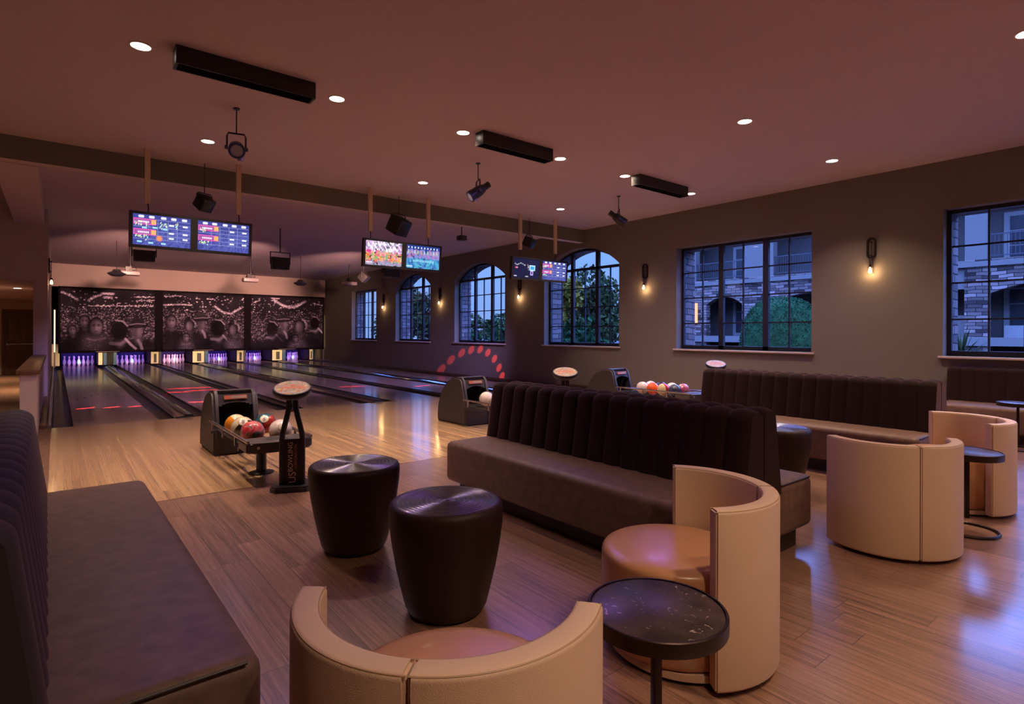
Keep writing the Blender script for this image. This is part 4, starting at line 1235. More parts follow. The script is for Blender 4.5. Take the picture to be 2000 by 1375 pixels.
k0 = console('black console with round printed head at the end of the left rack', 1.615, 5.075, R(-22))
dup(k0, (4.97, 5.12, 0), R(-40), 'black console with round head showing behind the middle bench')
dup(k0, (8.30, 5.08, 0), R(-50), 'console with glowing round head above the right bench back')

# ------------------------------------------------------------------ hanging score screens
def score_canvas(kind, seed):
    h, w = 84, 148
    r = np.random.default_rng(seed)
    c = canvas(h, w, 0.0)
    if kind == 'grid':
        c[:] = (0.05, 0.06, 0.30)
        for k in range(40): stroke(c, [(w * r.random(), h), (w * r.random() + 30, h * 0.3)], 1.5, (0.09, 0.11, 0.42), 0.5)
        for y in (12, 22, 33, 44, 55, 66): rect(c, 2, y, w - 2, y + 1, (0.32, 0.34, 0.62))
        for x in (38, 62, 88, 112): rect(c, x, 12, x + 1, 70, (0.30, 0.32, 0.6))
        for y in (12, 40): 
            rect(c, 2, y, 58, y + 2, (0.9, 0.10, 0.42)); rect(c, 2, y + 14, 58, y + 16, (0.9, 0.10, 0.42)); rect(c, 2, y, 4, y + 16, (0.9, 0.1, 0.42)); rect(c, 46, y + 2, 58, y + 14, (0.95, 0.45, 0.16)); rect(c, 4, y + 2, 46, y + 14, (0.34, 0.10, 0.36))
            for k in range(7): blob(c, 14 + 4 * k, y + 8, 1.5, 2.6, (1.2, 0.9, 1.1))
        for x in (16, 42, 72, 98, 126):
            for q in range(4): blob(c, x + 3 * q, 6, 1.9, 2.6, (1.3, 1.3, 1.5), soft=0.7)
        for x in (92, 128):
            for y in (24, 46, 60):
                for q in range(4): blob(c, x + 3.2 * q, y, 1.5, 2.4, (1.1, 1.1, 1.35))
        for x, y in ((8, 26), (14, 27), (20, 25), (34, 27), (72, 26), (78, 24), (84, 30), (8, 60), (14, 62), (20, 60), (28, 61), (34, 60), (70, 32), (108, 24), (112, 20)):
            if seed % 2 or x < 30:
                for q in range(3): blob(c, x + r.normal() * 1.6, y + r.normal() * 3, 1.1, 2.6, [(0.9, 1.0, 0.3), (0.4, 1.0, 0.9), (1.0, 1.0, 0.5)][q], r.random(), op=0.9)
        if seed % 2:
            blob(c, 66, 62, 7, 7, (0.95, 0.28, 0.08)); 
            for x, y in ((12, 74), (40, 76), (72, 76), (24, 36), (50, 34), (76, 36)):
                for q in range(4): blob(c, x + 3 * q, y, 1.3, 2.3, (0.45, 0.95, 1.2))
    elif kind == 'colour':
        for k in range(520):
            y = h * r.random(); x = w * r.random(); u = y / h
            pal = [(0.75, 0.5, 0.75), (0.45, 0.25, 0.5), (1.0, 0.9, 1.1), (0.3, 0.3, 0.45)] if u < 0.42 else [(0.95, 0.12, 0.08), (0.9, 0.35, 0.06), (0.85, 0.14, 0.3), (0.2, 0.45, 0.15), (0.75, 0.5, 0.3), (0.8, 0.45, 0.55)]
            if u > 0.82: pal = [(0.42, 0.36, 0.50), (0.30, 0.28, 0.46)]
            blob(c, x, y, 2 + 5 * r.random(), 2 + 4 * r.random(), pal[r.integers(0, len(pal))], r.random() * 3, op=0.85)
        for k in range(34): blob(c, 10 + k * 4, 8 + 5 * (k % 5), 1.6, 2.6, (1.25, 1.15, 1.3), soft=0.7)
        for k in range(6): blob(c, 6 + 4 * k, 74, 1.5, 2.2, (1.2, 1.0, 1.2))
        rect(c, 4, 32, 22, 40, (0.7, 0.05, 0.3))
    elif kind == 'bottles':
        c[:] = (0.02, 0.05, 0.28)
        for k in range(420):
            y = h * (0.2 + 0.8 * r.random()); u = y / h
            pal = [(0.30, 0.26, 0.72), (0.5, 0.2, 0.42), (0.2, 0.25, 0.6)] if u < 0.55 else [(0.05, 0.38, 0.62), (0.10, 0.55, 0.62), (0.04, 0.16, 0.52), (0.08, 0.24, 0.6)]
            blob(c, w * r.random(), y, 2 + 4 * r.random(), 2 + 4 * r.random(), pal[r.integers(0, len(pal))], op=0.7)
        for k in range(10):
            blob(c, 9 + k * 14, 8, 2.2, 3, (1.1, 1.15, 1.35)); blob(c, 8 + k * 14, 24, 2, 7, [(0.6, 0.65, 0.3), (0.8, 0.3, 0.25), (0.75, 0.7, 0.85)][k % 3], op=0.9); blob(c, 13 + k * 14, 27, 1.6, 5, (0.3, 0.5, 0.35), op=0.9)
        for k in range(16): rect(c, 30 + k * 6, 52, 33 + k * 6, 60, (0.35, 0.72, 0.9))
        for k in range(6): blob(c, 6 + 4 * k, 76, 1.5, 2.2, (0.9, 1.0, 1.2))
    else:
        c[:] = (0.006, 0.008, 0.045)
        for k in range(9): blob(c, 10 + k * 7 + r.normal(), 24 + 4 * math.sin(k), 1.8, 3, (0.55, 0.6, 0.65))
        blob(c, 16, 40, 5, 4, (0.7, 0.06, 0.15)); blob(c, 22, 40, 4, 2.4, (0.9, 0.5, 0.6))
        rect(c, 92, 26, 124, 50, (0.5, 0.75, 1.1)); rect(c, 97, 31, 119, 45, (0.03, 0.35, 0.75)); rect(c, 98, 50, 114, 70, (0.6, 0.5, 0.95)); rect(c, 101, 54, 111, 66, (0.16, 0.05, 0.35))
        for k in range(4): blob(c, 8 + 4 * k, 76, 1.7, 2.4, (0.7, 0.7, 0.85)); blob(c, 72 + 4 * k, 76, 1.7, 2.4, (0.7, 0.6, 0.7))
        for k in range(10): blob(c, 80 + 10 * r.random(), 24 + 22 * r.random(), 1.3, 2, (0.75, 0.6, 0.7))
    return c
def score_pair(label, x0, x1, zt, zb, polex, kinds):
    Y = 9.18
    t = thing('score_display', label, 'display', ((x0 + x1) / 2, Y, zb), 0, 'twin score displays')
    w = x1 - x0; h = zt - zb
    A = Matrix.Translation((0, 0, h / 2)) @ Matrix.Rotation(-R(-5), 4, 'X') @ Matrix.Translation((0, 0, -h / 2))
    bm = NB(); box(bm, -w / 2, w / 2, 0.0, 0.075, 0, h, 0.008, M=A)
    box(bm, -w / 2, w / 2, -0.012, 0.0, 0, 0.04, M=A); box(bm, -w / 2, w / 2, -0.012, 0.0, h - 0.035, h, M=A)
    for q in (-w / 2, -0.045, w / 2 - 0.045 if 0 else w / 2 - 0.04): box(bm, q, q + (0.04 if abs(q) > 0.1 else 0.09), -0.012, 0.0, 0.04, h - 0.035, M=A)
    obj('display_case', bm, M_black, t)
    sw = w / 2 - 0.085
    for s, (kd, sd) in zip((-1, 1), kinds):
        cx = s * (w / 4 + 0.0025)
        picture_mesh('screen', score_canvas(kd, sd), sw, h - 0.075, M_screen, t, A @ Matrix.Translation((cx, -0.002, 0.04)))
    for px in polex:
        q = px - (x0 + x1) / 2
        bm = NB(); box(bm, q - 0.032, q + 0.032, 0.0, 0.05, 3.13 - zb, ZC - zb); obj('hanging_post', bm, M_post, t)
        bm = NB(); tube(bm, [(q + 0.005, 0.035, 3.14 - zb), (q + 0.015, 0.04, (3.13 - zb + h) / 2), (q + 0.01, 0.05, h - 0.03)], 0.008, 8); obj('cable', bm, M_black, t)
    return t
score_pair('twin score screens showing blue score grids, hung at left', 0.765, 2.31, 3.01, 2.52, (0.975, 2.13), (('grid', 1), ('grid', 2)))
score_pair('twin score screens with red and blue bottle pictures, hung in the middle', 4.10, 5.655, 3.0, 2.51, (4.24, 5.39), (('colour', 5), ('bottles', 6)))
score_pair('twin score screens, one dark and one blue, hung at right', 7.36, 8.965, 2.975, 2.50, (7.61, 8.62), (('dark', 7), ('grid', 4)))

# ------------------------------------------------------------------ ceiling lamps
def downlight(label, x, y, z=ZC, power=P_DOWN, col=WARM):
    t = thing('recessed_downlight', label, 'ceiling light', (x, y, z), 0, 'recessed ceiling lights')
    bm = NB(); lathe(bm, [(0.075, 0.0), (0.077, -0.006), (0.092, -0.006), (0.095, 0.0)], 32); bmesh.ops.remove_doubles(bm, verts=bm.verts, dist=1e-6); obj('trim_ring', bm, M_trim, t)
    bm = NB(); lathe(bm, [(0, -0.0025), (0.076, -0.0025), (0.076, -0.001), (0, -0.001)], 32); obj('lens', bm, M_lens, t)
    lamp('downlight_glow', 'AREA', (x, y, z - 0.02), power, col, t, shape='DISK', size=0.15, aim=(x, y, 0), spread=R(105))
    return t
ORD = ['leftmost', 'second from the left', 'third from the left', 'fourth from the left', 'fifth from the left', 'rightmost']
for n_, x in zip(ORD, (0.575, 2.345, 3.97, 5.645, 7.065, 8.862)): downlight('recessed ceiling light in the row of black boxes, ' + n_, x, 5.93)
for n_, x in zip(('beside the left spotlight', 'above the middle screens', 'nearest the window wall'), (1.552, 4.775, 7.94)): downlight('recessed ceiling light in the row by the cross beam, ' + n_, x, 8.33)
for n_, x in zip(('left one', 'right one'), (6.338, 8.752)): downlight('recessed ceiling light of the right pair nearest the camera, ' + n_, x, 3.51)
for k, (x, y) in enumerate(((2.6, -0.3), (6.3, 1.0), (8.7, 1.0), (0.95, -0.75), (3.2, -3.0), (5.4, -1.4), (7.8, -1.4), (1.5, -3.8), (5.0, -3.8), (8.5, -3.8), (-2.2, 7.5))):  # unseen lights, added and placed for how they light chairs and benches
    downlight('unseen added ceiling light over the near part of the lounge', x, y)
for k, (x, y) in enumerate(((-0.70, 17.6), (-1.9, 21.5))): downlight(('recessed light in the low corridor ceiling', 'unseen added corridor light near the dark door')[k], x, y, 2.388, 45.0, (1.0, 0.62, 0.36))  # second lamp is out of view, added to light the corridor end
downlight('unseen ceiling light over the side corridor', -2.3, 11.5, ZC, 40.0)  # unseen lamp, its strength raised to brighten header and soffit

def uv_fixture(label, x0, x1):
    y0, y1 = 5.69, 5.86
    if x0 < 3: y0, y1 = 5.69, 5.86
    t = thing('blacklight_fixture', label, 'ceiling light', ((x0 + x1) / 2, 5.775, ZC), 0, 'black box lights on the ceiling')
    w = x1 - x0
    bm = NB(); box(bm, -w / 2, w / 2, -0.085, -0.075, -0.16, 0); box(bm, -w / 2, w / 2, 0.075, 0.085, -0.16, 0); box(bm, -w / 2, w / 2, -0.075, 0.075, -0.02, 0); obj('housing', bm, M_blackm, t)
    for s in (-1, 1):
        bm = NB(); box(bm, s * w / 2 - 0.012, s * w / 2 + 0.012, -0.087, 0.087, -0.163, 0, 0.004); obj('end_cap', bm, M_black, t)
    bm = NB(); cyl(bm, (-w / 2 + 0.03, 0, -0.045), (w / 2 - 0.03, 0, -0.045), 0.010, seg=10); obj('violet_tube', bm, M_black, t)
    for k in range(3):
        lamp('violet_glow', 'SPOT', (x0 + w * (k + 0.5) / 3, 5.775, ZC - 0.159), P_UV * 0.55, VIOLET, t, spot_size=R(165), spot_blend=0.6, shadow_soft_size=0.0, aim=(x0 + w * (k + 0.5) / 3, 5.775, 0))
uv_fixture('long black box light on the ceiling at left', 0.82, 2.02)
uv_fixture('black box light on the ceiling in the middle', 4.12, 5.27)
uv_fixture('black box light on the ceiling nearest the window wall', 7.15, 8.42)

def spotlight(label, x, y, zb, axis, rod_top=ZC, light=None):
    t = thing('stage_spotlight', label, 'spotlight', (x, y, zb), 0, 'hanging stage spotlights')
    a = Vector(axis).normalized()
    bm = NB(); cyl(bm, (0, 0, 0.16), (0, 0, rod_top - zb), 0.007, seg=8); lathe(bm, [(0, -0.012), (0.035, -0.012), (0.035, 0), (0, 0)], 16, (0, 0, rod_top - zb)); obj('hanging_rod', bm, M_blackm, t)
    side = a.cross(Vector((0, 0, 1))).normalized()
    bm = NB()
    p = side * 0.095
    tube(bm, [p, p + Vector((0, 0, 0.13)), p * 0.85 + Vector((0, 0, 0.165)), -p * 0.85 + Vector((0, 0, 0.165)), -p + Vector((0, 0, 0.13)), -p], 0.010, 8)
    obj('yoke', bm, M_blackm, t)
    for s in (-1, 1):
        bm = NB(); cyl(bm, p * s * 0.9, p * s * 1.25, 0.022, seg=12); obj('side_knob', bm, M_black, t)
    bm = NB()
    cyl(bm, a * -0.02, a * 0.15, 0.080, 0.088, 24); cyl(bm, a * -0.10, a * -0.02, 0.062, 0.080, 20); cyl(bm, a * -0.21, a * -0.10, 0.048, seg=18)
    obj('lamp_body', bm, M_black, t)
    bm = NB(); cyl(bm, a * 0.150, a * 0.154, 0.062, seg=24); obj('lens', bm, M_chrome, t)
    bm = NB(); d, u, w = frame_of(a)
    q = a * 0.05 + Vector((0, 0, -0.095)) - side * 0.04
    box(bm, q.x - 0.03, q.x + 0.03, q.y - 0.004, q.y + 0.004, q.z - 0.03, q.z + 0.03); obj('gel_frame', bm, M_decal2, t)
    return t
spotlight('hanging black spotlight over the left approach', 1.573, 6.90, 3.43, (-0.18, -0.9, -0.42))
spotlight('hanging black spotlight in the middle, tail raised to the right', 4.86, 6.86, 3.46, (-0.75, 0.25, -0.58))
spotlight('hanging black spotlight near the window wall, tail raised to the left', 8.01, 6.87, 3.46, (0.62, -0.55, -0.62))

def cube_light(label, x, y, zc, s, rz, tilt, rod_top=ZC, power=0):
    t = thing('effect_light', label, 'effect light', (x, y, zc), rz, 'hanging effect lights')
    bm = NB(); cyl(bm, (0, 0, s * 0.72), (0, 0, rod_top - zc), 0.006, seg=8); obj('hanging_rod', bm, M_blackm, t)
    bm = NB(); tube(bm, [(-s * 0.62, 0, 0), (-s * 0.62, 0, s * 0.6), (-s * 0.5, 0, s * 0.72), (s * 0.5, 0, s * 0.72), (s * 0.62, 0, s * 0.6), (s * 0.62, 0, 0)], 0.009, 8); obj('yoke', bm, M_blackm, t)
    A = Matrix.Rotation(tilt, 4, 'X')
    bm = NB(); box(bm, -s / 2, s / 2, -s / 2, s / 2, -s / 2, s / 2, 0.012, M=A); obj('housing', bm, M_black, t)
    bm = NB(); box(bm, -s * 0.4, s * 0.4, -s * 0.512, -s * 0.5, -s * 0.4, s * 0.4, 0.004, M=A); obj('front_window', bm, M_gutter, t)
    if power: lamp('violet_wash', 'SPOT', (x, y + 0.2, zc - 0.1), power, (0.60, 0.40, 1.0), t, spot_size=R(56), spot_blend=0.9, shadow_soft_size=0.05, aim=(x + 0.4, y + 5.5, 0))
    return t
cube_light('black cube effect light beside the left score screens', 1.72, 9.46, 3.29, 0.20, R(28), R(38), power=1100)
cube_light('black cube effect light above the middle score screens', 4.92, 9.46, 3.34, 0.30, R(22), R(30), power=1500)
cube_light('black cube effect light above the right score screens', 8.08, 9.46, 3.36, 0.21, R(20), R(28), power=1500)
cube_light('small black cube light hanging beside the furthest window', 7.62, 17.0, 3.13, 0.26, R(40), R(45))

def flood(label, x, y, zc, w, h, aim, power, col):
    t = thing('flood_light', label, 'flood light', (x, y, zc), 0, 'flood lights over the lanes')
    bm = NB(); cyl(bm, (0, 0, h * 0.85), (0, 0, ZC - zc), 0.014, seg=10); obj('hanging_rod', bm, M_blackm, t)
    bm = NB()
    box(bm, -w * 0.56, -w * 0.52, -0.015, 0.015, -h * 0.1, h * 0.9); box(bm, w * 0.52, w * 0.56, -0.015, 0.015, -h * 0.1, h * 0.9); box(bm, -w * 0.56, w * 0.56, -0.015, 0.015, h * 0.84, h * 0.9)
    obj('yoke', bm, M_blackm, t)
    bm = NB(); prism(bm, [(-w * 0.5, h * 0.45), (w * 0.5, h * 0.45), (w * 0.46, -h * 0.5), (-w * 0.46, -h * 0.5)], 'y', -0.09, 0.09); obj('housing', bm, M_black, t)
    bm = NB(); box(bm, -w * 0.44, w * 0.44, 0.09, 0.094, -h * 0.4, h * 0.4); obj('lens', bm, emat('flood_lens', col, 1.5), t)
    lamp('flood_glow', 'AREA', (x, y + 0.11, zc), power, col, t, shape='RECTANGLE', size=w * 0.8, size_y=h * 0.7, aim=aim, spread=R(40))
    return t
flood('black flood light half hidden below the left score screens', 1.45, 14.2, 2.98, 0.40, 0.24, (1.5, 26.6, 2.9), P_FLOOD, ROSE)
flood('black flood light on a bracket over the third lane', 4.22, 14.2, 3.04, 0.42, 0.30, (5.0, 26.6, 2.9), P_FLOOD, ROSE)
flood('black flood light below the middle score screens', 7.15, 14.2, 3.02, 0.46, 0.26, (8.0, 26.6, 2.9), P_FLOOD, ROSE)
def dome(label, x, y, zc):
    t = thing('dome_light', label, 'effect light', (x, y, zc), 0, 'dome effect lights')
    bm = NB(); cyl(bm, (0, 0, 0.1), (0, 0, ZC - zc), 0.008, seg=8); obj('hanging_rod', bm, M_blackm, t)
    bm = NB(); lathe(bm, [(0, 0.11), (0.08, 0.11), (0.10, 0.06), (0.22, 0.0), (0.21, -0.02), (0.12, -0.075), (0, -0.085)], 28); obj('dome_body', bm, M_gutter, t)
    return t
dome('black dome effect light left of the left projector', 1.30, 19.0, 2.98)
dome('black dome effect light above the right crowd mural', 6.30, 19.0, 3.0)
def projector(label, x, y, z):
    t = thing('projector', label, 'projector', (x, y, z), 0, 'hanging projectors')
    bm = NB(); cyl(bm, (0, 0, 0.13), (0, 0, ZC - z), 0.022, seg=12); obj('hanging_pole', bm, M_blackm, t)
    bm = NB(); box(bm, -0.13, 0.13, -0.1, 0.1, 0.105, 0.125); box(bm, -0.03, 0.03, -0.03, 0.03, 0.06, 0.2); tube(bm, [(0.02, 0, 0.3), (0.14, 0.02, 0.2), (0.15, 0.04, 0.09)], 0.012, 8); box(bm, -0.12, -0.02, -0.09, 0.05, 0.07, 0.19); obj('mount', bm, M_black, t)
    bm = NB(); box(bm, -0.24, 0.24, -0.16, 0.16, -0.06, 0.065, 0.035, 4); obj('projector_body', bm, M_white, t)
    bm = NB(); cyl(bm, (0.1, 0.155, 0.0), (0.1, 0.185, 0.0), 0.045, seg=18); obj('lens', bm, M_black, t)
    return t
projector('white projector hanging in front of the left crowd mural', 1.70, 20.0, 3.09)
projector('white projector hanging in front of the middle crowd mural', 5.0, 20.0, 3.09)
projector('white projector hanging near the furthest window', 8.40, 20.0, 3.17)

# ------------------------------------------------------------------ wall lamps
def sconce(label, x, y, z, side):
    """side=-1: on the window wall facing -X"""
    t = thing('wall_lamp', label, 'wall lamp', (x, y, z), 0 if side < 0 else PI, 'globe wall lamps')
    H, W = 0.165, 0.065
    def oval(rw, rh, n=40):
        pts = []
        for k in range(n):
            a = 2 * PI * k / n
            yy, zz = rw * math.cos(a), rw * math.sin(a)
            pts.append((yy, zz + (rh - rw) * (1 if zz >= 0 else -1)))
        return pts
    bm = NB()
    o_, i_ = oval(W, H), oval(W - 0.022, H - 0.022)
    for xa, xb in ((-0.03, -0.001),):
        A = [[bm.verts.new(Vector((xx, p[0], p[1]))) for p in pp] for xx in (xa, xb) for pp in (o_, i_)]
        n = len(o_)
        for k in range(n):
            l = (k + 1) % n
            bm.faces.new((A[0][k], A[0][l], A[1][l], A[1][k])); bm.faces.new((A[2][k], A[3][k], A[3][l], A[2][l]))
            bm.faces.new((A[0][k], A[2][k], A[2][l], A[0][l])); bm.faces.new((A[1][k], A[1][l], A[3][l], A[3][k]))
    obj('oval_backplate', bm, M_bronze, t)
    bm = NB(); cyl(bm, (-0.06, 0, 0.09), (0, 0, 0.09), 0.014); obj('cord_peg', bm, M_bronze, t)
    bm = NB(); cyl(bm, (-0.06, 0, -0.125), (0, 0, -0.125), 0.014); obj('cord_peg', bm, M_bronze, t)
    bm = NB()
    tube(bm, [(-0.05, 0.004, -0.28), (-0.052, 0.018, -0.14), (-0.052, 0.014, 0.09), (-0.052, 0, 0.106), (-0.052, -0.014, 0.09), (-0.05, -0.02, -0.14), (-0.03, -0.03, -0.30), (-0.02, -0.03, -0.40)], 0.0045, 8)
    obj('cord', bm, M_black, t)
    bm = NB(); lathe(bm, [(0, -0.262), (0.016, -0.262), (0.018, -0.292), (0.036, -0.300), (0.036, -0.306), (0, -0.306)], 18, (-0.055, 0.004, 0)); obj('socket', bm, M_bronze, t)
    bm = NB(); sphere(bm, (-0.055, 0.004, -0.375), 0.052, 22, 16); gl = obj('glass_globe', bm, M_globe, t, 180)
    bm = NB(); lathe(bm, [(0, -0.40), (0.018, -0.392), (0.026, -0.372), (0.020, -0.345), (0.011, -0.325), (0.011, -0.307), (0, -0.307)], 16, (-0.055, 0.004, 0)); obj('bulb', bm, M_bulb, t, 180)
    lx = x - 0.075 if side < 0 else x + 0.075
    lamp('bulb_glow', 'POINT', (lx, y, z - 0.378), P_SCONCE, (1.0, 0.62, 0.32), t, shadow_soft_size=0.03)
    return t
for lab, y in (('globe wall lamp between the furthest window and the next arched one', 20.45), ('globe wall lamp between the two smaller arched windows', 16.27), ('globe wall lamp below the right score screens', 12.1),
               ('globe wall lamp between the large arched window and the square window', 7.815), ('globe wall lamp between the two square windows at right', 3.42)):
    sconce(lab, XR, y, 2.725, -1)
sconce('globe wall lamp left of the crowd murals', -0.13, 15.75, 2.79, 1)

# red light dots thrown on the wall and lanes by the middle effect light
src = Vector((6.6, 9.9, 3.35))
t = thing('effect_light', 'small black beam projector under the cross beam', 'effect light', src, 0, 'hanging effect lights')
bm = NB(); box(bm, -0.08, 0.08, -0.08, 0.08, -0.05, 0.05, 0.01); obj('housing', bm, M_black, t)
bm = NB(); cyl(bm, (0, 0, 0.05), (0, 0, ZC - src.z), 0.01, seg=8); obj('hanging_rod', bm, M_blackm, t)
for (y, z) in ((16.19, 0.16), (15.6, 0.50), (14.98, 0.74), (14.45, 0.85), (13.98, 0.876), (13.585, 0.79), (13.26, 0.62), (13.04, 0.37), (12.9, 0.13)):
    d = (Vector((XR, y, z)) - src).normalized()
    lamp('red_beam', 'SPOT', src + d * 0.16, 5000.0, (1.0, 0.06, 0.04), t, spot_size=R(2.3), spot_blend=0.55, shadow_soft_size=0.004, aim=(XR, y, z))
def laser(src, aim, power, size, sx, sy):
    d = (Vector(aim) - Vector(src)).normalized()
    o = lamp('red_line_beam', 'SPOT', Vector(src), power, (1.0, 0.04, 0.06), None, spot_size=R(size), spot_blend=0.3, shadow_soft_size=0.003, aim=aim)
    o.scale = (sx, sy, 1)
    return o
for xc, y, pw, sx in ((0.42, 12.72, 40, 1.0), (0.80, 12.6, 40, 1.0), (1.14, 12.5, 34, 0.8), (2.2, 12.55, 60, 1.3), (2.1, 14.9, 40, 2.0), (2.6, 15.8, 50, 2.4), (2.75, 15.0, 40, 2.0), (5.9, 13.8, 30, 2.0), (4.2, 13.4, 24, 2.0), (7.4, 12.9, 24, 2.0)):
    sx0, sz0 = min(((1.72, 3.29), (4.92, 3.34), (8.08, 3.36)), key=lambda q: abs(q[0] - xc))
    laser((sx0, 9.46 + 0.27, sz0 - 0.16), (xc, y, 0), pw * 1300, 4.0, sx, 0.16)

# dots on the approach boards
n_ = 0
for yy in (5.66, 6.60):
    for i, x in enumerate(LANEX):
        for k in range(5):
            bm = NB(); lathe(bm, [(0, 0.0), (0.0125, 0.0), (0.0125, 0.0006), (0, 0.0006)], 12)
            o = obj('approach_dot', bm, M_plinth, None, 0) if n_ == 0 else None
            if o is None: bm.free(); o = dup(dot0)
            else: dot0 = o
            n_ += 1
            o.location = (x + LW * (k + 1) / 6, yy, 0.0)
            tag(o, ('dark dot in the nearer row on the approach of the ' if yy < 6 else 'dark dot in the further row on the approach of the ') + SHORT[i], 'marker dot', ('near dots, ' if yy < 6 else 'far dots, ') + SHORT[i])

# ------------------------------------------------------------------ outside
bm = NB(); box(bm, XR + 0.62, 75, -30, 80, -0.2, 0.45); struct('floor', bm, M_gravel, 'pale courtyard paving outside the windows')
XB = 30.0
hb = thing('hotel_building', 'stone and stucco hotel wing across the courtyard', 'building', (XB, 12, 0.45))
def hbx(bm, x0, x1, y0, y1, z0, z1, bev=0): box(bm, x0 - XB, x1 - XB, y0 - 12, y1 - 12, z0 - 0.45, z1 - 0.45, bev)
bm = NB(); hbx(bm, XB + 2.2, XB + 10, -12, 24, 0.45, 9.5); obj('rear_wall', bm, M_stucco_d, hb, 0)
bm = NB(); hbx(bm, XB - 0.1, XB + 2.2, -12, 24, 0.9, 1.25); hbx(bm, XB - 0.1, XB + 2.2, -12, 24, 4.2, 4.42); obj('floor_slabs', bm, M_stucco, hb, 0)
bm = NB()
hbx(bm, XB, XB + 0.4, 22.4, 24, 0.45, 4.4)
openings = [(19.0, 16.75), (14.9, 11.0), (8.6, 6.75), (5.95, 2.0), (-1, -5)]
# stone band with arches
def stone_run(y_hi, y_lo): hbx(bm, XB, XB + 0.45, y_lo, y_hi, 0.45, 4.5)
edges = [24.0]
for a, b in openings: edges += [a, b]
edges += [-12]
for k in range(0, len(edges), 2): stone_run(edges[k], edges[k + 1])
for a, b in openings:
    if a == 8.6: continue
    ap = arch_pts(b, a, 3.05, 3.5, 10)
    for i in range(len(ap) - 1):
        p, q = ap[i], ap[i + 1]
        prism(bm, [(p[0] - 12, p[1] - 0.45), (q[0] - 12, q[1] - 0.45), (q[0] - 12, 4.05), (p[0] - 12, 4.05)], 'x', 0, 0.45)
obj('stone_arcade', bm, M_stone_f, hb, 0)
bm = NB()
for a, b in ((24, 19.75), (16.65, 15.0), (6.75, 6.0), (11.0, 10.3), (2.0, 1.2)): hbx(bm, XB + 0.05, XB + 0.5, b, a, 4.5, 9.5)
hbx(bm, XB + 0.05, XB + 2.2, -12, 24, 8.0, 9.5)
hbx(bm, XB + 0.1, XB + 0.5, 6.75, 8.6, 3.3, 4.5); hbx(bm, XB + 0.6, XB + 1.0, 6.75, 8.6, 0.45, 2.2)
obj('stucco_piers', bm, M_stucco, hb, 0)
for (a, b) in ((19.75, 16.65), (15.0, 11.0), (6.0, 2.0)):
    bm = NB()
    hbx(bm, XB + 0.15, XB + 0.2, b, a, 5.50, 5.55); hbx(bm, XB + 0.15, XB + 0.2, b, a, 4.62, 4.66)
    y = b
    while y < a: hbx(bm, XB + 0.165, XB + 0.19, y, y + 0.022, 4.62, 5.52); y += 0.13
    obj('balcony_railing', bm, M_rail, hb, 0)
for (y, z, hh) in ((17.55, 1.25, 2.15), (17.55, 4.42, 2.25), (12.2, 4.42, 2.25), (4.9, 1.25, 2.15), (4.9, 4.42, 2.25), (12.6, 1.25, 2.15)):
    bm = NB(); hbx(bm, XB + 2.1, XB + 2.2, y - 0.95, y + 0.95, z, z + hh); dr = obj('french_door', bm, M_fdoor, hb, 0)
    bm = NB()
    for s in (-1, 1):
        for k in range(3): hbx(bm, XB + 2.07, XB + 2.1, y + s * 0.47 - 0.27, y + s * 0.47 + 0.27, z + 0.2 + k * 0.64, z + 0.78 + k * 0.64)
    obj('door_panes', bm, M_fglass, dr, 0)
bm = NB(); hbx(bm, XB - 0.28, XB - 0.02, 19.55, 19.95, 2.0, 3.2); obj('lit_lantern', bm, emat('lantern_glow', (1.0, 0.62, 0.32), 1.1), hb, 0)
bm = NB(); hbx(bm, XB + 0.8, XB + 1.3, 4.0, 5.6, 1.25, 1.75); obj('patio_bench', bm, M_fdoor, hb, 0)

LEAF = {}
def leaves(bm, n, fn, size, r, mi=0):
    for k in range(n):
        p = fn()
        a = Vector((r.normal(), r.normal(), r.normal() * 0.8)).normalized()
        d, u, w = frame_of(a)
        s = size * (0.6 + 0.8 * r.random())
        vs = [bm.verts.new(p + u * s), bm.verts.new(p + w * s * 0.5), bm.verts.new(p - u * s), bm.verts.new(p - w * s * 0.5)]
        bm.faces.new(vs).material_index = mi
def tree_proto(label, x, y, h, rad, mat, seed, n=2600, z0=0.45, group=None, name='tree', low=0.25):
    r = np.random.default_rng(seed)
    t = thing(name, label, 'tree', (x, y, z0), 0, group)
    bm = NB(); cyl(bm, (0, 0, 0), (0.05, 0.02, h * 0.6), 0.09 * rad / 1.2 + 0.05, 0.04, 10)
    for k in range(5):
        a = r.random() * 6.28; cyl(bm, (0.02, 0, h * (0.3 + 0.05 * k)), (math.cos(a) * rad * 0.6, math.sin(a) * rad * 0.6, h * (0.55 + 0.06 * k)), 0.04, 0.012, 6)
    obj('trunk', bm, M_bark, t)
    lobes = [(float(np.clip(r.normal(), -1.3, 1.3)) * rad * 0.42, float(np.clip(r.normal(), -1.3, 1.3)) * rad * 0.42, h * (low + (0.92 - low) * r.random()), rad * (0.35 + 0.3 * r.random())) for k in range(16)]
    def f():
        lx, ly, lz, lr = lobes[r.integers(0, len(lobes))]
        v = Vector((r.normal(), r.normal(), r.normal())).normalized() * lr * (0.7 + 0.35 * r.random())
        return Vector((lx + v.x, ly + v.y, max(lz + v.z * 0.9, 0.05)))
    bm = NB(); leaves(bm, n, f, 0.12 + 0.02 * h / 4, r); obj('foliage', bm, mat, t, 0)
    return t
tA = tree_proto('tall dark hedge tree in the middle of the large arched window', 19.0, 18.0, 3.7, 1.35, M_leaf, 21, 3600, group='trees outside the arched windows', low=0.12)
dup(tA, (19.2, 21.9, 0.45), 1.1, 'tall hedge tree at the left of the large arched window')
dup(tA, (23.2, 21.0, 0.45), 2.3, 'dark hedge tree further back in the large arched window')
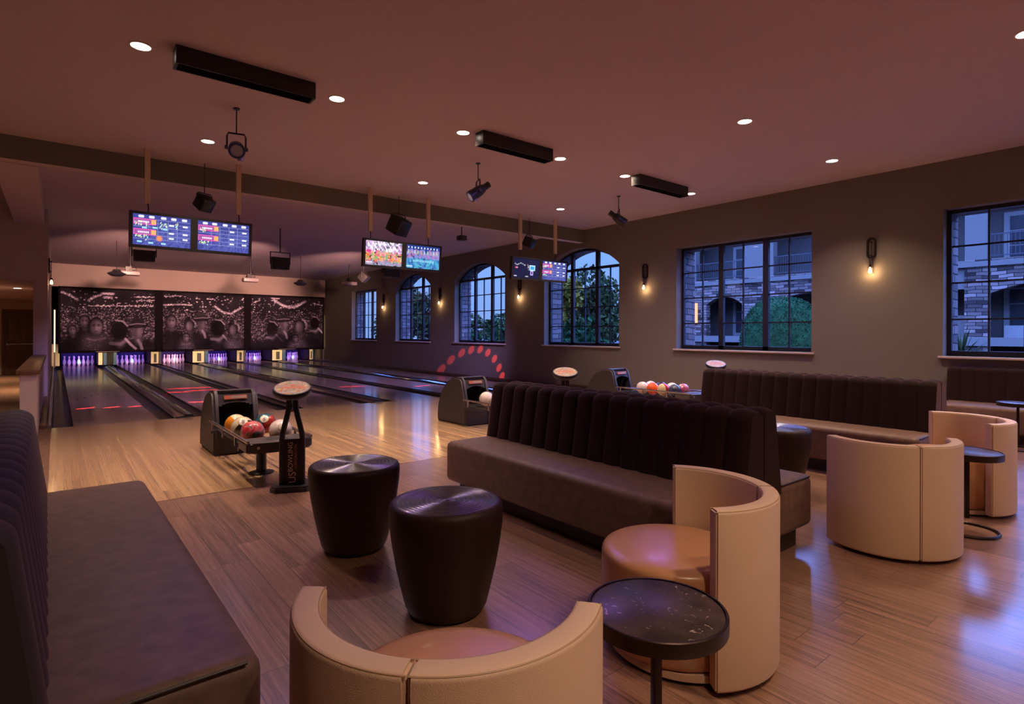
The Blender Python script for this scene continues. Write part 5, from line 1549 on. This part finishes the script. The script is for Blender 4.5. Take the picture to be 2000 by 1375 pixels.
dup(tA, (24.0, 25.6, 0.45), 3.4, 'dark hedge tree behind the leftmost hedge tree')
tB = tree_proto('olive leaved tree lit yellow at the left of the large arched window', 15.0, 15.9, 3.0, 0.8, M_leaf2, 22, 2000, group='trees outside the arched windows', low=0.2)
for k, (x, y, s, lab) in enumerate(((31, 33.5, 0.9, 'distant dark tree in the third window, right'), (31, 40, 0.95, 'distant dark tree in the third window, left'), (32, 47, 1.0, 'distant tree seen through the second window, right'),
                                    (33, 55, 1.0, 'distant tree seen through the second window, left'), (25, 47, 1.15, 'tall tree outside the furthest window'), (38, 37, 1.0, 'distant tree behind the others in the third window'),
                                    (39, 45, 1.1, 'distant tree at the back of the second window'))):
    c = dup(tA, (x, y, 0.45), k * 1.3, lab); c.scale = (1.7 * s, 1.7 * s, s * (0.72 if k != 4 else 1.3))
sB = tree_proto('leafy shrub at the bottom of the third window', 14.2, 18.3, 1.25, 0.8, M_bush, 23, 1300, group='shrubs outside the arched windows', name='shrub', low=0.2)
sB['category'] = 'shrub'
dup(sB, (13.6, 20.8, 0.45), 2.0, 'leafy shrub at the bottom of the second window'); dup(sB, (14.0, 13.7, 0.45), 3.1, 'leafy shrub at the bottom of the large arched window')

# rounded bush
r = np.random.default_rng(31)
t = thing('trimmed_bush', 'rounded green bush trimmed to a dome in the courtyard', 'bush', (21.5, 10.4, 0.45))
def sup():
    v = Vector((r.normal(), r.normal(), abs(r.normal()))).normalized()
    e = 0.78
    s = lambda q: math.copysign(abs(q) ** e, q)
    return Vector((s(v.x) * 1.22, s(v.y) * 1.46, 0.05 + s(v.z) * 2.26)) * (0.97 + 0.05 * r.random())
bm = NB(); sphere(bm, (0, 0, 0), 1.0, 32, 20)
for v in bm.verts:
    s = lambda q: math.copysign(abs(q) ** 0.78, q)
    v.co = Vector((s(v.co.x) * 1.18, s(v.co.y) * 1.42, max(s(v.co.z) * 2.22, 0.0)))
obj('inner_growth', bm, M_bush, t)
bm = NB(); leaves(bm, 9000, sup, 0.036, r); obj('foliage', bm, M_bush, t, 0)
# spiky plant
t = thing('spiky_plant', 'spiky grass like plant beside the stone pier outside the right window', 'plant', (24.5, 5.6, 0.45))
bm = NB()
for k in range(70):
    a = r.random() * 6.283; e = 0.35 + 1.1 * r.random(); L_ = 0.9 + 0.5 * r.random()
    d = Vector((math.cos(a) * math.cos(e), math.sin(a) * math.cos(e), math.sin(e)))
    s = Vector((-math.sin(a), math.cos(a), 0)) * 0.025
    p0, p1, p2 = Vector((0, 0, 0)), d * L_ * 0.6, d * L_ + Vector((0, 0, -0.12))
    a0, a1, b0, b1, tip = bm.verts.new(p0 - s), bm.verts.new(p0 + s), bm.verts.new(p1 - s), bm.verts.new(p1 + s), bm.verts.new(p2)
    bm.faces.new((a0, a1, b1, b0)); bm.faces.new((b0, b1, tip))
obj('blades', bm, M_leaf, t, 0)
